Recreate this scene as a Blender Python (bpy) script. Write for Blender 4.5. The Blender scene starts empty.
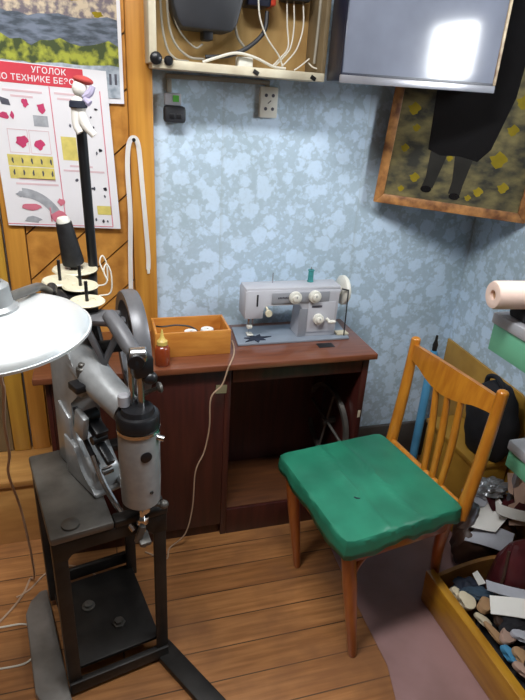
import bpy, bmesh, math, random
from mathutils import Vector, Matrix, Euler
random.seed(7)
PI = math.pi
S = bpy.context.scene
COL = S.collection
V = Vector

# ------------------------------------------------------------------ materials
def newmat(name):
    m = bpy.data.materials.new(name); m.use_nodes = True
    nt = m.node_tree
    return m, nt, nt.nodes['Principled BSDF']

def mat(name, col, rough=.5, metal=0., var=.12, scale=9., bump=0., col2=None, coat=0., stretch=(1, 1, 1), detail=4, lo=.35, hi=.65, trans=0.):
    m, nt, b = newmat(name)
    b.inputs['Roughness'].default_value = rough
    b.inputs['Metallic'].default_value = metal
    b.inputs['Coat Weight'].default_value = coat
    b.inputs['Transmission Weight'].default_value = trans
    tc = nt.nodes.new('ShaderNodeTexCoord'); mp = nt.nodes.new('ShaderNodeMapping')
    mp.inputs['Scale'].default_value = stretch
    nz = nt.nodes.new('ShaderNodeTexNoise'); nz.inputs['Scale'].default_value = scale; nz.inputs['Detail'].default_value = detail
    cr = nt.nodes.new('ShaderNodeValToRGB')
    c = V(col)
    d = V(col2) if col2 else c * (1 - var * 2)
    cr.color_ramp.elements[0].position = lo; cr.color_ramp.elements[1].position = hi
    cr.color_ramp.elements[0].color = (*d, 1); cr.color_ramp.elements[1].color = (*c, 1)
    nt.links.new(tc.outputs['Object'], mp.inputs['Vector']); nt.links.new(mp.outputs[0], nz.inputs['Vector'])
    nt.links.new(nz.outputs['Fac'], cr.inputs[0]); nt.links.new(cr.outputs[0], b.inputs['Base Color'])
    if bump:
        bp = nt.nodes.new('ShaderNodeBump'); bp.inputs['Strength'].default_value = bump; bp.inputs['Distance'].default_value = .01
        nt.links.new(nz.outputs['Fac'], bp.inputs['Height']); nt.links.new(bp.outputs[0], b.inputs['Normal'])
    return m

def emit(name, col, strength):
    m, nt, b = newmat(name)
    b.inputs['Base Color'].default_value = (*col, 1)
    b.inputs['Emission Color'].default_value = (*col, 1); b.inputs['Emission Strength'].default_value = strength
    return m

def mat_wallpaper():
    m, nt, b = newmat('blue_floral_wallpaper'); N = nt.nodes; L = nt.links
    b.inputs['Roughness'].default_value = .75
    tc = N.new('ShaderNodeTexCoord')
    # warp
    nz = N.new('ShaderNodeTexNoise'); nz.inputs['Scale'].default_value = 45; nz.inputs['Detail'].default_value = 2
    L.new(tc.outputs['Object'], nz.inputs['Vector'])
    sub = N.new('ShaderNodeVectorMath'); sub.operation = 'SUBTRACT'; sub.inputs[1].default_value = (.5, .5, .5)
    L.new(nz.outputs['Color'], sub.inputs[0])
    sc = N.new('ShaderNodeVectorMath'); sc.operation = 'SCALE'; sc.inputs['Scale'].default_value = .042
    L.new(sub.outputs[0], sc.inputs[0])
    add = N.new('ShaderNodeVectorMath'); L.new(tc.outputs['Object'], add.inputs[0]); L.new(sc.outputs[0], add.inputs[1])
    def blooms(scale, lo, hi):
        v = N.new('ShaderNodeTexVoronoi'); v.inputs['Scale'].default_value = scale
        L.new(add.outputs[0], v.inputs['Vector'])
        r = N.new('ShaderNodeValToRGB'); r.color_ramp.elements[0].position = lo; r.color_ramp.elements[1].position = hi
        r.color_ramp.elements[0].color = (1, 1, 1, 1); r.color_ramp.elements[1].color = (0, 0, 0, 1)
        L.new(v.outputs['Distance'], r.inputs[0])
        return r.outputs[0], v
    a, v1 = blooms(15, .40, .50)
    c, v2 = blooms(40, .36, .46)
    mx = N.new('ShaderNodeMath'); mx.operation = 'MAXIMUM'; L.new(a, mx.inputs[0])
    m5 = N.new('ShaderNodeMath'); m5.operation = 'MULTIPLY'; m5.inputs[1].default_value = .62; L.new(c, m5.inputs[0])
    L.new(m5.outputs[0], mx.inputs[1])
    # petal shading inside blooms
    nz2 = N.new('ShaderNodeTexNoise'); nz2.inputs['Scale'].default_value = 70; nz2.inputs['Detail'].default_value = 1
    L.new(tc.outputs['Object'], nz2.inputs['Vector'])
    mm = N.new('ShaderNodeMath'); mm.operation = 'MULTIPLY_ADD'; mm.inputs[1].default_value = 1.1; mm.inputs[2].default_value = -.55
    L.new(nz2.outputs['Fac'], mm.inputs[0])
    s2 = N.new('ShaderNodeMath'); s2.operation = 'ADD'; s2.use_clamp = True; L.new(mx.outputs[0], s2.inputs[0]); L.new(mm.outputs[0], s2.inputs[1])
    r = N.new('ShaderNodeValToRGB'); r.color_ramp.elements[0].color = (.44, .56, .66, 1); r.color_ramp.elements[1].color = (.62, .77, .94, 1)
    L.new(s2.outputs[0], r.inputs[0])
    # paper strips: seam lines every .53 m, plus slow stains
    sx = N.new('ShaderNodeSeparateXYZ'); L.new(tc.outputs['Object'], sx.inputs[0])
    xy = N.new('ShaderNodeMath'); xy.operation = 'ADD'; L.new(sx.outputs['X'], xy.inputs[0]); L.new(sx.outputs['Y'], xy.inputs[1])
    fr = N.new('ShaderNodeMath'); fr.operation = 'MULTIPLY_ADD'; fr.inputs[1].default_value = 1 / .53; fr.inputs[2].default_value = 10.47
    L.new(xy.outputs[0], fr.inputs[0])
    fc = N.new('ShaderNodeMath'); fc.operation = 'FRACT'; L.new(fr.outputs[0], fc.inputs[0])
    sr = N.new('ShaderNodeValToRGB'); e = sr.color_ramp.elements
    e[0].position = 0; e[0].color = (1, 1, 1, 1); e[1].position = .03; e[1].color = (0, 0, 0, 1)
    L.new(fc.outputs[0], sr.inputs[0])
    m3 = N.new('ShaderNodeMath'); m3.operation = 'MULTIPLY'; m3.inputs[1].default_value = .35; L.new(sr.outputs[0], m3.inputs[0])
    mix = N.new('ShaderNodeMixRGB'); mix.inputs[2].default_value = (.36, .43, .45, 1)
    L.new(m3.outputs[0], mix.inputs[0]); L.new(r.outputs[0], mix.inputs[1])
    nz3 = N.new('ShaderNodeTexNoise'); nz3.inputs['Scale'].default_value = 3; L.new(tc.outputs['Object'], nz3.inputs['Vector'])
    st = N.new('ShaderNodeValToRGB'); st.color_ramp.elements[0].position = .3; st.color_ramp.elements[1].position = .55
    st.color_ramp.elements[0].color = (.86, .86, .83, 1); st.color_ramp.elements[1].color = (1, 1, 1, 1)
    L.new(nz3.outputs['Fac'], st.inputs[0])
    mu = N.new('ShaderNodeMixRGB'); mu.blend_type = 'MULTIPLY'; mu.inputs[0].default_value = 1
    L.new(mix.outputs[0], mu.inputs[1]); L.new(st.outputs[0], mu.inputs[2]); L.new(mu.outputs[0], b.inputs['Base Color'])
    return m

def mat_floor():
    m, nt, b = newmat('worn_varnished_floorboards'); N = nt.nodes; L = nt.links
    tc = N.new('ShaderNodeTexCoord')
    br = N.new('ShaderNodeTexBrick'); br.inputs['Scale'].default_value = 1; br.inputs['Brick Width'].default_value = 2.7
    br.inputs['Row Height'].default_value = .105; br.inputs['Mortar Size'].default_value = .0022
    br.inputs['Color1'].default_value = (.43, .195, .068, 1); br.inputs['Color2'].default_value = (.34, .145, .048, 1); br.inputs['Mortar'].default_value = (.09, .04, .015, 1)
    L.new(tc.outputs['Object'], br.inputs['Vector'])
    mp = N.new('ShaderNodeMapping'); mp.inputs['Scale'].default_value = (1.5, 22, 1); L.new(tc.outputs['Object'], mp.inputs['Vector'])
    nz = N.new('ShaderNodeTexNoise'); nz.inputs['Scale'].default_value = 3; nz.inputs['Detail'].default_value = 6; L.new(mp.outputs[0], nz.inputs['Vector'])
    r = N.new('ShaderNodeValToRGB'); r.color_ramp.elements[0].position = .35; r.color_ramp.elements[1].position = .68
    r.color_ramp.elements[0].color = (.68, .62, .56, 1); r.color_ramp.elements[1].color = (1.12, 1.12, 1.1, 1); L.new(nz.outputs['Fac'], r.inputs[0])
    mu = N.new('ShaderNodeMixRGB'); mu.blend_type = 'MULTIPLY'; mu.inputs[0].default_value = 1; L.new(br.outputs['Color'], mu.inputs[1]); L.new(r.outputs[0], mu.inputs[2])
    n2 = N.new('ShaderNodeTexNoise'); n2.inputs['Scale'].default_value = 4.5; n2.inputs['Detail'].default_value = 5; L.new(tc.outputs['Object'], n2.inputs['Vector'])
    r2 = N.new('ShaderNodeValToRGB'); r2.color_ramp.elements[0].position = .46; r2.color_ramp.elements[1].position = .66
    r2.color_ramp.elements[0].color = (0, 0, 0, 1); r2.color_ramp.elements[1].color = (.7, .7, .7, 1); L.new(n2.outputs['Fac'], r2.inputs[0])
    mx = N.new('ShaderNodeMixRGB'); mx.inputs[2].default_value = (.19, .082, .035, 1); L.new(r2.outputs[0], mx.inputs[0]); L.new(mu.outputs[0], mx.inputs[1])
    L.new(mx.outputs[0], b.inputs['Base Color']); b.inputs['Roughness'].default_value = .42
    bp = N.new('ShaderNodeBump'); bp.inputs['Strength'].default_value = .25; bp.inputs['Distance'].default_value = .004
    L.new(br.outputs['Fac'], bp.inputs['Height']); bp.invert = True; L.new(bp.outputs[0], b.inputs['Normal'])
    return m

def wood(name, c1, c2, rough=.35, st=(14, 14, 1.2), coat=.2, scale=3., bump=.02):
    return mat(name, c1, rough, col2=c2, stretch=st, scale=scale, detail=6, coat=coat, bump=bump, lo=.33, hi=.67)

M = dict(
    paper=mat_wallpaper(), floor=mat_floor(), dim=mat('brown_painted_wall', (.16, .12, .09), .8),
    ceil=mat('white_ceiling', (.78, .78, .76), .9, var=.03),
    orange=wood('orange_varnished_pine', (.62, .29, .06), (.42, .17, .032), st=(10, 10, 10), scale=2.2),
    orange_v=wood('orange_varnished_stile', (.63, .30, .05), (.46, .19, .03), st=(30, 30, 1.5), scale=1.5),
    yellow_v=wood('yellow_varnished_stile', (.58, .33, .045), (.45, .23, .03), st=(30, 30, 1.5), scale=1.5),
    brown_wall=mat('brown_painted_board', (.22, .16, .085), .6, var=.15),
    mdf=mat('dark_plank_joint', (.20, .085, .02), .8),
    step=wood('worn_step_boards', (.60, .32, .10), (.42, .20, .055), st=(1.5, 14, 8), scale=3),
    grey_board=mat('grey_painted_baseboard', (.09, .08, .075), .6, var=.2),
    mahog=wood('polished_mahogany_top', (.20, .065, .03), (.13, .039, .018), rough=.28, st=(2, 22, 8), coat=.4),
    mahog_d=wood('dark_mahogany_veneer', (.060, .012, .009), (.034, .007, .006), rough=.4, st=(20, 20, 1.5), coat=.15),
    mahog_b=wood('brown_lower_shelf', (.11, .038, .012), (.065, .022, .008), rough=.45, st=(2, 18, 10)),
    boxwood=wood('honey_plywood_box', (.62, .27, .05), (.47, .17, .028), rough=.4, st=(3, 20, 14), coat=.2),
    chairwood=wood('orange_lacquered_beech', (.60, .235, .022), (.46, .155, .015), rough=.28, st=(16, 16, 3), coat=.4),
    chairleg=wood('red_brown_lacquered_beech', (.42, .125, .02), (.30, .075, .014), rough=.3, st=(16, 16, 3), coat=.4),
    green=mat('green_oilcloth', (.026, .245, .145), .42, var=.22, scale=5, bump=.15),
    iron=mat('greasy_dark_iron', (.030, .027, .025), .45, .4, var=.25, scale=14, bump=.15),
    iron_l=mat('worn_grey_iron', (.17, .16, .145), .45, .5, var=.25, scale=10, bump=.1),
    iron_w=mat('worn_bare_iron', (.27, .25, .23), .45, .35, var=.2, scale=9, bump=.08),
    hammer=mat('grey_hammered_enamel', (.34, .35, .355), .33, .25, var=.08, scale=40, bump=.05),
    hammer_d=mat('dark_grey_enamel', (.15, .15, .16), .4, .3, var=.12, scale=20),
    chrome=mat('worn_chrome', (.62, .62, .62), .22, 1., var=.1, scale=20),
    black=mat('black_enamel', (.012, .012, .014), .35, .1, var=.2),
    blackm=mat('black_matt_plastic', (.02, .021, .026), .55, 0, var=.2),
    cream=mat('cream_paint_worn', (.66, .60, .45), .5, 0, col2=(.52, .45, .32), scale=12),
    white=mat('white_plastic', (.78, .76, .68), .4, 0, var=.05),
    ivory=mat('ivory_plastic', (.70, .64, .46), .4, 0, var=.05),
    wire=mat('white_cable', (.72, .68, .58), .5, 0, var=.05),
    wire_g=mat('grey_cable', (.33, .30, .24), .5, 0, var=.1),
    wire_p=mat('pinkish_cord', (.50, .34, .23), .5, 0, var=.1),
    plyback=wood('raw_plywood', (.52, .34, .13), (.38, .22, .07), rough=.7, st=(6, 6, 2), coat=0),
    tv=mat('grey_blue_glossy_screen', (.20, .215, .27), .13, 0, var=.18, scale=4, lo=.3, hi=.7),
    navy=mat('dark_navy_plastic', (.012, .014, .03), .35, 0, var=.1),
    silver=mat('silver_bezel', (.42, .41, .44), .3, .6, var=.1),
    worn=mat('worn_edge_paint', (.62, .50, .33), .5, 0, col2=(.25, .16, .1), scale=30),
    frame=wood('scorched_picture_frame', (.52, .24, .075), (.13, .045, .018), rough=.45, st=(9, 9, 9), scale=3),
    sewgrey=mat('pale_lilac_grey_enamel', (.50, .50, .54), .35, 0, var=.04),
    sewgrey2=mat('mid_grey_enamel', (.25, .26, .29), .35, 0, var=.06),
    sewdark=mat('grey_inset_panel', (.30, .31, .34), .4, 0, var=.05),
    plate=mat('blue_grey_metal_plate', (.30, .34, .40), .3, .3, var=.06),
    teal=mat('teal_thread', (.05, .30, .30), .7, 0, var=.15, scale=60),
    blue=mat('light_blue_painted_pipe', (.10, .36, .62), .4, 0, var=.12),
    board=wood('ochre_hardboard', (.46, .25, .035), (.36, .18, .022), rough=.5, st=(3, 3, 3), coat=.1),
    drawer=wood('ochre_varnished_plywood', (.52, .26, .022), (.38, .165, .014), rough=.35, st=(12, 2, 12), coat=.3),
    drawer_e=wood('pale_plywood_edge', (.50, .25, .07), (.36, .16, .04), rough=.5, st=(10, 10, 10)),
    trayg=mat('mint_green_plastic', (.17, .52, .32), .4, 0, var=.05),
    trayl=mat('grey_plastic_rim', (.42, .42, .45), .45, 0, var=.05),
    post=mat('grey_steel_post', (.30, .30, .33), .4, .4, var=.1),
    pink=mat('pale_pink_roll', (.88, .66, .56), .55, 0, var=.04),
    cloth_b=mat('black_cloth', (.010, .010, .014), .85, 0, var=.2, bump=.3, scale=16),
    cloth_n=mat('navy_cloth', (.018, .026, .052), .8, 0, var=.25, bump=.3, scale=16),
    cloth_s=mat('slate_blue_cloth', (.05, .09, .14), .7, 0, var=.25, scale=12),
    maroon=mat('maroon_leather', (.085, .014, .018), .35, 0, var=.25, scale=10, bump=.1),
    tan=mat('tan_leather', (.52, .31, .16), .6, 0, var=.15),
    pinkl=mat('dusty_pink_leather', (.50, .33, .26), .6, 0, var=.08),
    whitel=mat('white_leather', (.82, .80, .76), .5, 0, var=.04),
    greyl=mat('pale_grey_lining', (.48, .49, .55), .6, 0, var=.1),
    cream_l=mat('ivory_sole_rubber', (.70, .61, .44), .55, 0, var=.08),
    lilac=mat('lilac_grey_film', (.22, .24, .30), .3, 0, var=.2),
    foil=mat('crumpled_silver_film', (.50, .52, .56), .28, .5, var=.25, scale=25, bump=.5),
    brown_l=mat('dark_brown_leather', (.06, .028, .018), .5, 0, var=.25),
    lino=mat('mauve_linoleum', (.33, .195, .19), .45, 0, col2=(.22, .125, .115), scale=4, lo=.3, hi=.6),
    shade=mat('white_enamel_lampshade', (.80, .83, .83), .32, .55, var=.03),
    shade_in=mat('white_lampshade_inside', (.85, .85, .82), .5),
    disc=mat('cream_spool_disc', (.72, .66, .48), .4, 0, var=.06),
    thread=mat('black_thread_wound', (.015, .015, .018), .6, 0, var=.3, scale=50, bump=.3),
    rag=mat('white_rag_cloth', (.78, .74, .68), .9, 0, var=.06),
    red=mat('red_cloth', (.50, .06, .05), .8, 0, var=.1),
    lilac_rag=mat('pale_lilac_cloth', (.50, .45, .62), .8, 0, var=.1),
    strap=mat('white_webbing', (.76, .72, .68), .7, 0, var=.05),
    p_white=mat('poster_white', (.78, .76, .78), .5, 0, var=.02),
    p_red=mat('poster_red', (.66, .05, .075), .5, 0, var=.05),
    p_pink=mat('poster_pink', (.72, .20, .27), .5, 0, var=.1),
    p_pale=mat('poster_pale_pink', (.72, .52, .55), .5, 0, var=.05),
    p_dpink=mat('poster_crimson', (.58, .05, .15), .5, 0, var=.1),
    p_yel=mat('poster_yellow', (.72, .60, .16), .5, 0, var=.1, scale=40),
    p_dark=mat('poster_dark_ink', (.10, .10, .13), .5, 0, var=.2, scale=40),
    p_grey=mat('poster_grey', (.42, .43, .46), .5, 0, var=.15, scale=40),
    c_city=mat('poster_town_roofs', (.58, .47, .33), .45, 0, col2=(.16, .13, .15), scale=42, detail=8, lo=.42, hi=.58),
    c_river=mat('poster_slate_river', (.17, .20, .26), .45, 0, col2=(.055, .07, .09), scale=22, detail=7, stretch=(1, 1, 3), lo=.4, hi=.62),
    c_tree=mat('poster_green_trees', (.38, .40, .045), .45, 0, col2=(.05, .07, .02), scale=30, detail=7, lo=.42, hi=.58),
    c_fac=mat('poster_grey_facade', (.50, .54, .60), .45, 0, col2=(.22, .26, .30), scale=34, detail=4),
    pic=mat('autumn_ground_print', (.22, .185, .085), .18, 0, col2=(.045, .045, .038), scale=13, detail=8, stretch=(1, 1, 1.8), lo=.36, hi=.66),
    pic_y=mat('yellow_leaf_print', (.36, .27, .025), .2, 0, var=.2),
    pic_d=mat('dark_coat_print', (.011, .011, .012), .16, 0, var=.15),
    pic_g=mat('dark_trouser_print', (.034, .033, .030), .16, 0, var=.15),
    red_p=mat('red_plastic', (.55, .05, .02), .4), greenp=mat('green_label', (.12, .50, .06), .5),
    tape=mat('dull_beige_tape', (.26, .23, .13), .5),
    yelcap=mat('yellow_plastic_nozzle', (.75, .55, .14), .4), amber=mat('dark_red_oil', (.26, .045, .012), .15, coat=.5),
    glow=emit('added_pane_glow', (.95, .97, 1.), 9.), tube=emit('fluorescent_diffuser', (1., .98, .95), 6.),  # first glow is added, for the bright reflection on the television
)

# ------------------------------------------------------------------ geometry helpers
def bm_new(): return bmesh.new()
def _xf(bm, verts, loc, rot, loc0=None):
    mtx = Matrix.Translation(loc) @ (Euler(rot).to_matrix().to_4x4() if not isinstance(rot, Matrix) else rot.to_4x4())
    bmesh.ops.transform(bm, matrix=mtx, verts=verts)
def box(bm, c, s, rot=(0, 0, 0), bev=.003, seg=2):
    g = bmesh.ops.create_cube(bm, size=1)['verts']
    bmesh.ops.scale(bm, vec=s, verts=g)
    if bev:
        bev = min(bev, min(s) * .45)
        ed = list({e for v in g for e in v.link_edges})
        r = bmesh.ops.bevel(bm, geom=ed, offset=bev, segments=seg, profile=.5, affect='EDGES')
        g = list({v for f in r['faces'] for v in f.verts} | {v for v in g if v.is_valid})
    _xf(bm, g, c, rot); return bm
def bx(bm, x0, x1, y0, y1, z0, z1, bev=.003):
    return box(bm, ((x0 + x1) / 2, (y0 + y1) / 2, (z0 + z1) / 2), (x1 - x0, y1 - y0, z1 - z0), bev=bev)
def zmat(a):
    return V((0, 0, 1)).rotation_difference(V(a).normalized()).to_matrix()
def lathe(bm, prof, base=(0, 0, 0), axis=(0, 0, 1), n=32, close=False):
    """prof: [(r, h)], revolved about axis through base"""
    R = zmat(axis); rings = []
    for r, h in prof:
        if r < 1e-6: rings.append([bm.verts.new(V(base) + R @ V((0, 0, h)))])
        else: rings.append([bm.verts.new(V(base) + R @ V((r * math.cos(2 * PI * i / n), r * math.sin(2 * PI * i / n), h))) for i in range(n)])
    pairs = list(zip(rings, rings[1:])) + ([(rings[-1], rings[0])] if close else [])
    for a, b in pairs:
        for i in range(n):
            j = (i + 1) % n
            if len(a) == 1 and len(b) == 1: continue
            if len(a) == 1: bm.faces.new((a[0], b[j], b[i]))
            elif len(b) == 1: bm.faces.new((a[i], a[j], b[0]))
            else: bm.faces.new((a[i], a[j], b[j], b[i]))
    return bm
def cyl(bm, a, b, r, r2=None, n=20, bev=.0):
    a, b = V(a), V(b); L = (b - a).length; r2 = r if r2 is None else r2
    e = min(bev, L * .3)
    prof = [(0, 0), (r - e, 0), (r, e), (r2, L - e), (r2 - e, L), (0, L)] if e else [(0, 0), (r, 0), (r2, L), (0, L)]
    return lathe(bm, prof, a, b - a, n)
def smooth_path(pts, sub=6):
    pts = [V(p) for p in pts]; out = []
    P = [pts[0] * 2 - pts[1]] + pts + [pts[-1] * 2 - pts[-2]]
    for i in range(1, len(P) - 2):
        for k in range(sub):
            t = k / sub
            a, b, c, d = P[i - 1], P[i], P[i + 1], P[i + 2]
            out.append(.5 * ((2 * b) + (c - a) * t + (2 * a - 5 * b + 4 * c - d) * t * t + (3 * b - a - 3 * c + d) * t ** 3))
    return out + [pts[-1]]
def sweep(bm, path, section, up=None, radii=None):
    """section: list of (u, v) around path; rotation minimising frame"""
    path = [V(p) for p in path]; n = len(section); rings = []
    t0 = (path[1] - path[0]).normalized()
    if up is None: up = V((0, 0, 1)) if abs(t0.z) < .9 else V((1, 0, 0))
    nrm = V(up); nrm = (nrm - t0 * nrm.dot(t0)).normalized()
    for i, p in enumerate(path):
        t = (path[min(i + 1, len(path) - 1)] - path[max(i - 1, 0)]).normalized()
        nrm = (nrm - t * nrm.dot(t)).normalized(); bi = t.cross(nrm)
        k = radii[i] if radii else 1
        rings.append([bm.verts.new(p + (nrm * v + bi * u) * k) for u, v in section])
    for a, b in zip(rings, rings[1:]):
        for i in range(n):
            j = (i + 1) % n; bm.faces.new((a[i], a[j], b[j], b[i]))
    bm.faces.new(rings[0][::-1]); bm.faces.new(rings[-1]); return bm
def tube(bm, pts, r, sub=6, n=8, radii=None):
    path = smooth_path(pts, sub) if sub > 1 else pts
    if radii and sub > 1:
        rr = []
        for a, b in zip(radii, radii[1:]): rr += [a + (b - a) * k / sub for k in range(sub)]
        radii = rr + [radii[-1]]
    sec = [(r * math.cos(2 * PI * i / n), r * math.sin(2 * PI * i / n)) for i in range(n)]
    return sweep(bm, path, sec, radii=radii)
def ribbon(bm, pts, w, t, up, sub=6):
    return sweep(bm, smooth_path(pts, sub), [(-w / 2, -t / 2), (w / 2, -t / 2), (w / 2, t / 2), (-w / 2, t / 2)], up=up)
def prism(bm, pts, o, ex, ey, d, bev=0.):
    """polygon pts (u,v) on frame ex,ey at o, extruded by vector d"""
    o, ex, ey, d = V(o), V(ex), V(ey), V(d)
    a = [bm.verts.new(o + ex * u + ey * v) for u, v in pts]
    b = [bm.verts.new(o + ex * u + ey * v + d) for u, v in pts]
    n = len(pts); fs = [bm.faces.new(a[::-1]), bm.faces.new(b)]
    for i in range(n): fs.append(bm.faces.new((a[i], a[(i + 1) % n], b[(i + 1) % n], b[i])))
    if bev:
        ed = [e for e in bm.edges if e.verts[0] in set(a + b) and e.verts[1] in set(a + b)]
        bmesh.ops.bevel(bm, geom=ed, offset=bev, segments=2, profile=.5, affect='EDGES', clamp_overlap=True)
    return bm
def ellipsoid(bm, c, s, rot=(0, 0, 0), u=20, v=14):
    g = bmesh.ops.create_uvsphere(bm, u_segments=u, v_segments=v, radius=1)['verts']
    bmesh.ops.scale(bm, vec=s, verts=g); _xf(bm, g, c, rot); return bm
def obj(name, bm, m, parent=None, smooth=True, world=True, label=None):
    bmesh.ops.recalc_face_normals(bm, faces=bm.faces)
    me = bpy.data.meshes.new(name); bm.to_mesh(me); bm.free()
    o = bpy.data.objects.new(name, me); COL.objects.link(o)
    me.materials.append(M[m] if isinstance(m, str) else m)
    if smooth:
        me.polygons.foreach_set('use_smooth', [True] * len(me.polygons))
        try: me.set_sharp_from_angle(angle=math.radians(38))
        except Exception: pass
    if parent:
        o.parent = parent
        if world:
            w = MW[parent.name].inverted(); me.transform(w)
            MW[o.name] = MW[parent.name].copy()
    else: MW[o.name] = Matrix.Identity(4)
    if label: o['label'] = label
    return o
def islands(name, bm, m, parent):
    """each separate printed piece becomes a part of its own"""
    seen = set(); bm.verts.index_update()
    for v0 in bm.verts:
        if v0 in seen: continue
        st, comp = [v0], []; seen.add(v0)
        while st:
            v = st.pop(); comp.append(v)
            for e in v.link_edges:
                w_ = e.other_vert(v)
                if w_ not in seen: seen.add(w_); st.append(w_)
        nb = bm_new(); mp = {v: nb.verts.new(v.co) for v in comp}
        for fc in {fc for v in comp for fc in v.link_faces}: nb.faces.new([mp[v] for v in fc.verts])
        obj(name, nb, m, parent, False)
    bm.free()
MW = {}
def thing(name, label, cat, loc=(0, 0, 0), rotz=0, group=None):
    o = bpy.data.objects.new(name, None); COL.objects.link(o); o.empty_display_size = .1
    o.location = loc; o.rotation_euler = (0, 0, rotz)
    MW[o.name] = Matrix.Translation(loc) @ Matrix.Rotation(rotz, 4, 'Z')
    return tag(o, label, cat, group)
def tag(o, label, cat, group=None):
    o['label'] = label; o['category'] = cat
    if group: o['group'] = group
    return o
def recentre(o):
    """give a one-mesh thing its own origin at its base"""
    vs = [v.co for v in o.data.vertices]
    c = V((sum(v.x for v in vs) / len(vs), sum(v.y for v in vs) / len(vs), min(v.z for v in vs)))
    o.data.transform(Matrix.Translation(-c)); o.location = c; MW[o.name] = Matrix.Translation(c); return o
def struct(name, bm, m, parent=None, smooth=True):
    o = obj(name, bm, m, parent, smooth)
    if not parent: o['kind'] = 'structure'
    return o

WY, WX = 1.97, 1.497          # back wall and right wall planes
# ------------------------------------------------------------------ room
struct('floor', bx(bm_new(), -1.7, WX + .1, -2.1, WY + .1, -.1, 0, 0), 'floor')
struct('ceiling', bx(bm_new(), -1.7, WX + .1, -2.1, WY + .1, 2.65, 2.75, 0), 'ceil')
struct('wall_back', bx(bm_new(), -1.7, WX + .1, WY, WY + .1, 0, 2.65, 0), 'paper')
struct('wall_left', bx(bm_new(), -1.7, -1.6, -2, WY, 0, 2.65, 0), 'dim')
struct('wall_front', bx(bm_new(), -1.7, WX + .1, -2.1, -2, 0, 2.65, 0), 'dim')
wy0, wy1, wz0, wz1 = .82, 1.18, 1.64, 1.90       # unseen window added in the right wall to reflect in the television
b = bm_new()
bx(b, WX, WX + .1, -2, wy0, 0, 2.65, 0); bx(b, WX, WX + .1, wy1, WY, 0, 2.65, 0)
bx(b, WX, WX + .1, wy0, wy1, 0, wz0, 0); bx(b, WX, WX + .1, wy0, wy1, wz1, 2.65, 0)
struct('wall_right', b, 'paper')
b = bm_new()
for a in ((wy0, wy0 + .03, wz0, wz1), (wy1 - .03, wy1, wz0, wz1), (wy0 + .03, wy1 - .03, wz0, wz0 + .03), (wy0 + .03, wy1 - .03, wz1 - .03, wz1)):
    bx(b, WX + .02, WX + .07, a[0], a[1], a[2], a[3], .003)
wf = struct('added_window', b, 'cream')
struct('added_pane', bx(bm_new(), WX + .04, WX + .05, wy0 + .03, wy1 - .03, wz0 + .03, wz1 - .03, 0), 'glow', wf)  # added glowing panel that makes the bright blob on the screen
struct('baseboard_back', bx(bm_new(), .21, WX, WY - .018, WY, 0, .195, .004), 'grey_board')
struct('baseboard_right', bx(bm_new(), WX - .018, WX, -2, WY - .018, 0, .195, .004), 'grey_board')

# plank door on the left of the back wall
DX0, DX1, DZ0, DZ1 = -.285, .122, .28, 2.35
door = struct('door_1', bx(bm_new(), DX0, DX1, WY - .016, WY, DZ0, DZ1, 0), 'mdf')
def clip(poly, ax, lim, keep_less):
    out = []
    for i in range(len(poly)):
        p, q = poly[i], poly[(i + 1) % len(poly)]
        ip = (p[ax] <= lim) == keep_less or p[ax] == lim; iq = (q[ax] <= lim) == keep_less or q[ax] == lim
        if ip: out.append(p)
        if ip != iq:
            t = (lim - p[ax]) / (q[ax] - p[ax]); out.append((p[0] + (q[0] - p[0]) * t, p[1] + (q[1] - p[1]) * t))
    return out
b = bm_new(); w = .115; ca, sa = math.cos(.72), math.sin(.72)
for k in range(-6, 28):
    o0 = (DX0 - sa * (k * w), DZ0 + ca * (k * w)); poly = []
    for s, q in ((-3, .0025), (3, .0025), (3, w - .0025), (-3, w - .0025)):
        poly.append((o0[0] + ca * s - sa * q, o0[1] + sa * s + ca * q))
    for ax, lim, less in ((0, DX1, True), (0, DX0 + .07, False), (1, DZ1, True), (1, DZ0, False)):
        poly = clip(poly, ax, lim, less) if len(poly) > 2 else []
    if len(poly) > 2:
        prism(b, poly, (0, WY - .016, 0), (1, 0, 0), (0, 0, 1), (0, -.010, 0))
struct('diagonal_boards', b, 'orange', door, smooth=False)
struct('stile', bx(bm_new(), DX0 + .004, DX0 + .066, WY - .032, WY - .0165, DZ0, DZ1, .003), 'orange_v', door)
t1 = struct('trim_1', bx(bm_new(), DX1 + .001, .200, WY - .045, WY, 0, 2.65, .006), 'orange_v')
struct('trim_2', bx(bm_new(), DX0 - .062, DX0 - .003, WY - .036, WY, .281, 2.65, .004), 'yellow_v')
struct('trim_3', bx(bm_new(), -1.6, DX0 - .064, WY - .03, WY, .281, 2.65, .003), 'brown_wall')
st = struct('trim_4', bx(bm_new(), -1.6, DX1, 1.754 + .02, WY, 0, .255, 0), 'step')
struct('tread', bx(bm_new(), -1.6, DX1, 1.745, WY - .0005, .256, .28, .004), 'step', st)
struct('riser', bx(bm_new(), -1.6, DX1, 1.754, 1.7735, 0, .255, .002), 'step', st)

# mauve linoleum patch
b = bm_new()
prism(b, [(.79, 1.52), (.775, 1.20), (.772, .975), (.745, .87), (.72, .40), (1.475, .40), (1.475, 1.60), (.80, 1.60)], (0, 0, 0), (1, 0, 0), (0, 1, 0), (0, 0, .003))
tag(recentre(obj('linoleum_sheet', b, 'lino', smooth=False)), 'worn mauve sheet of linoleum on the floorboards under the chair', 'floor covering')

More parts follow.
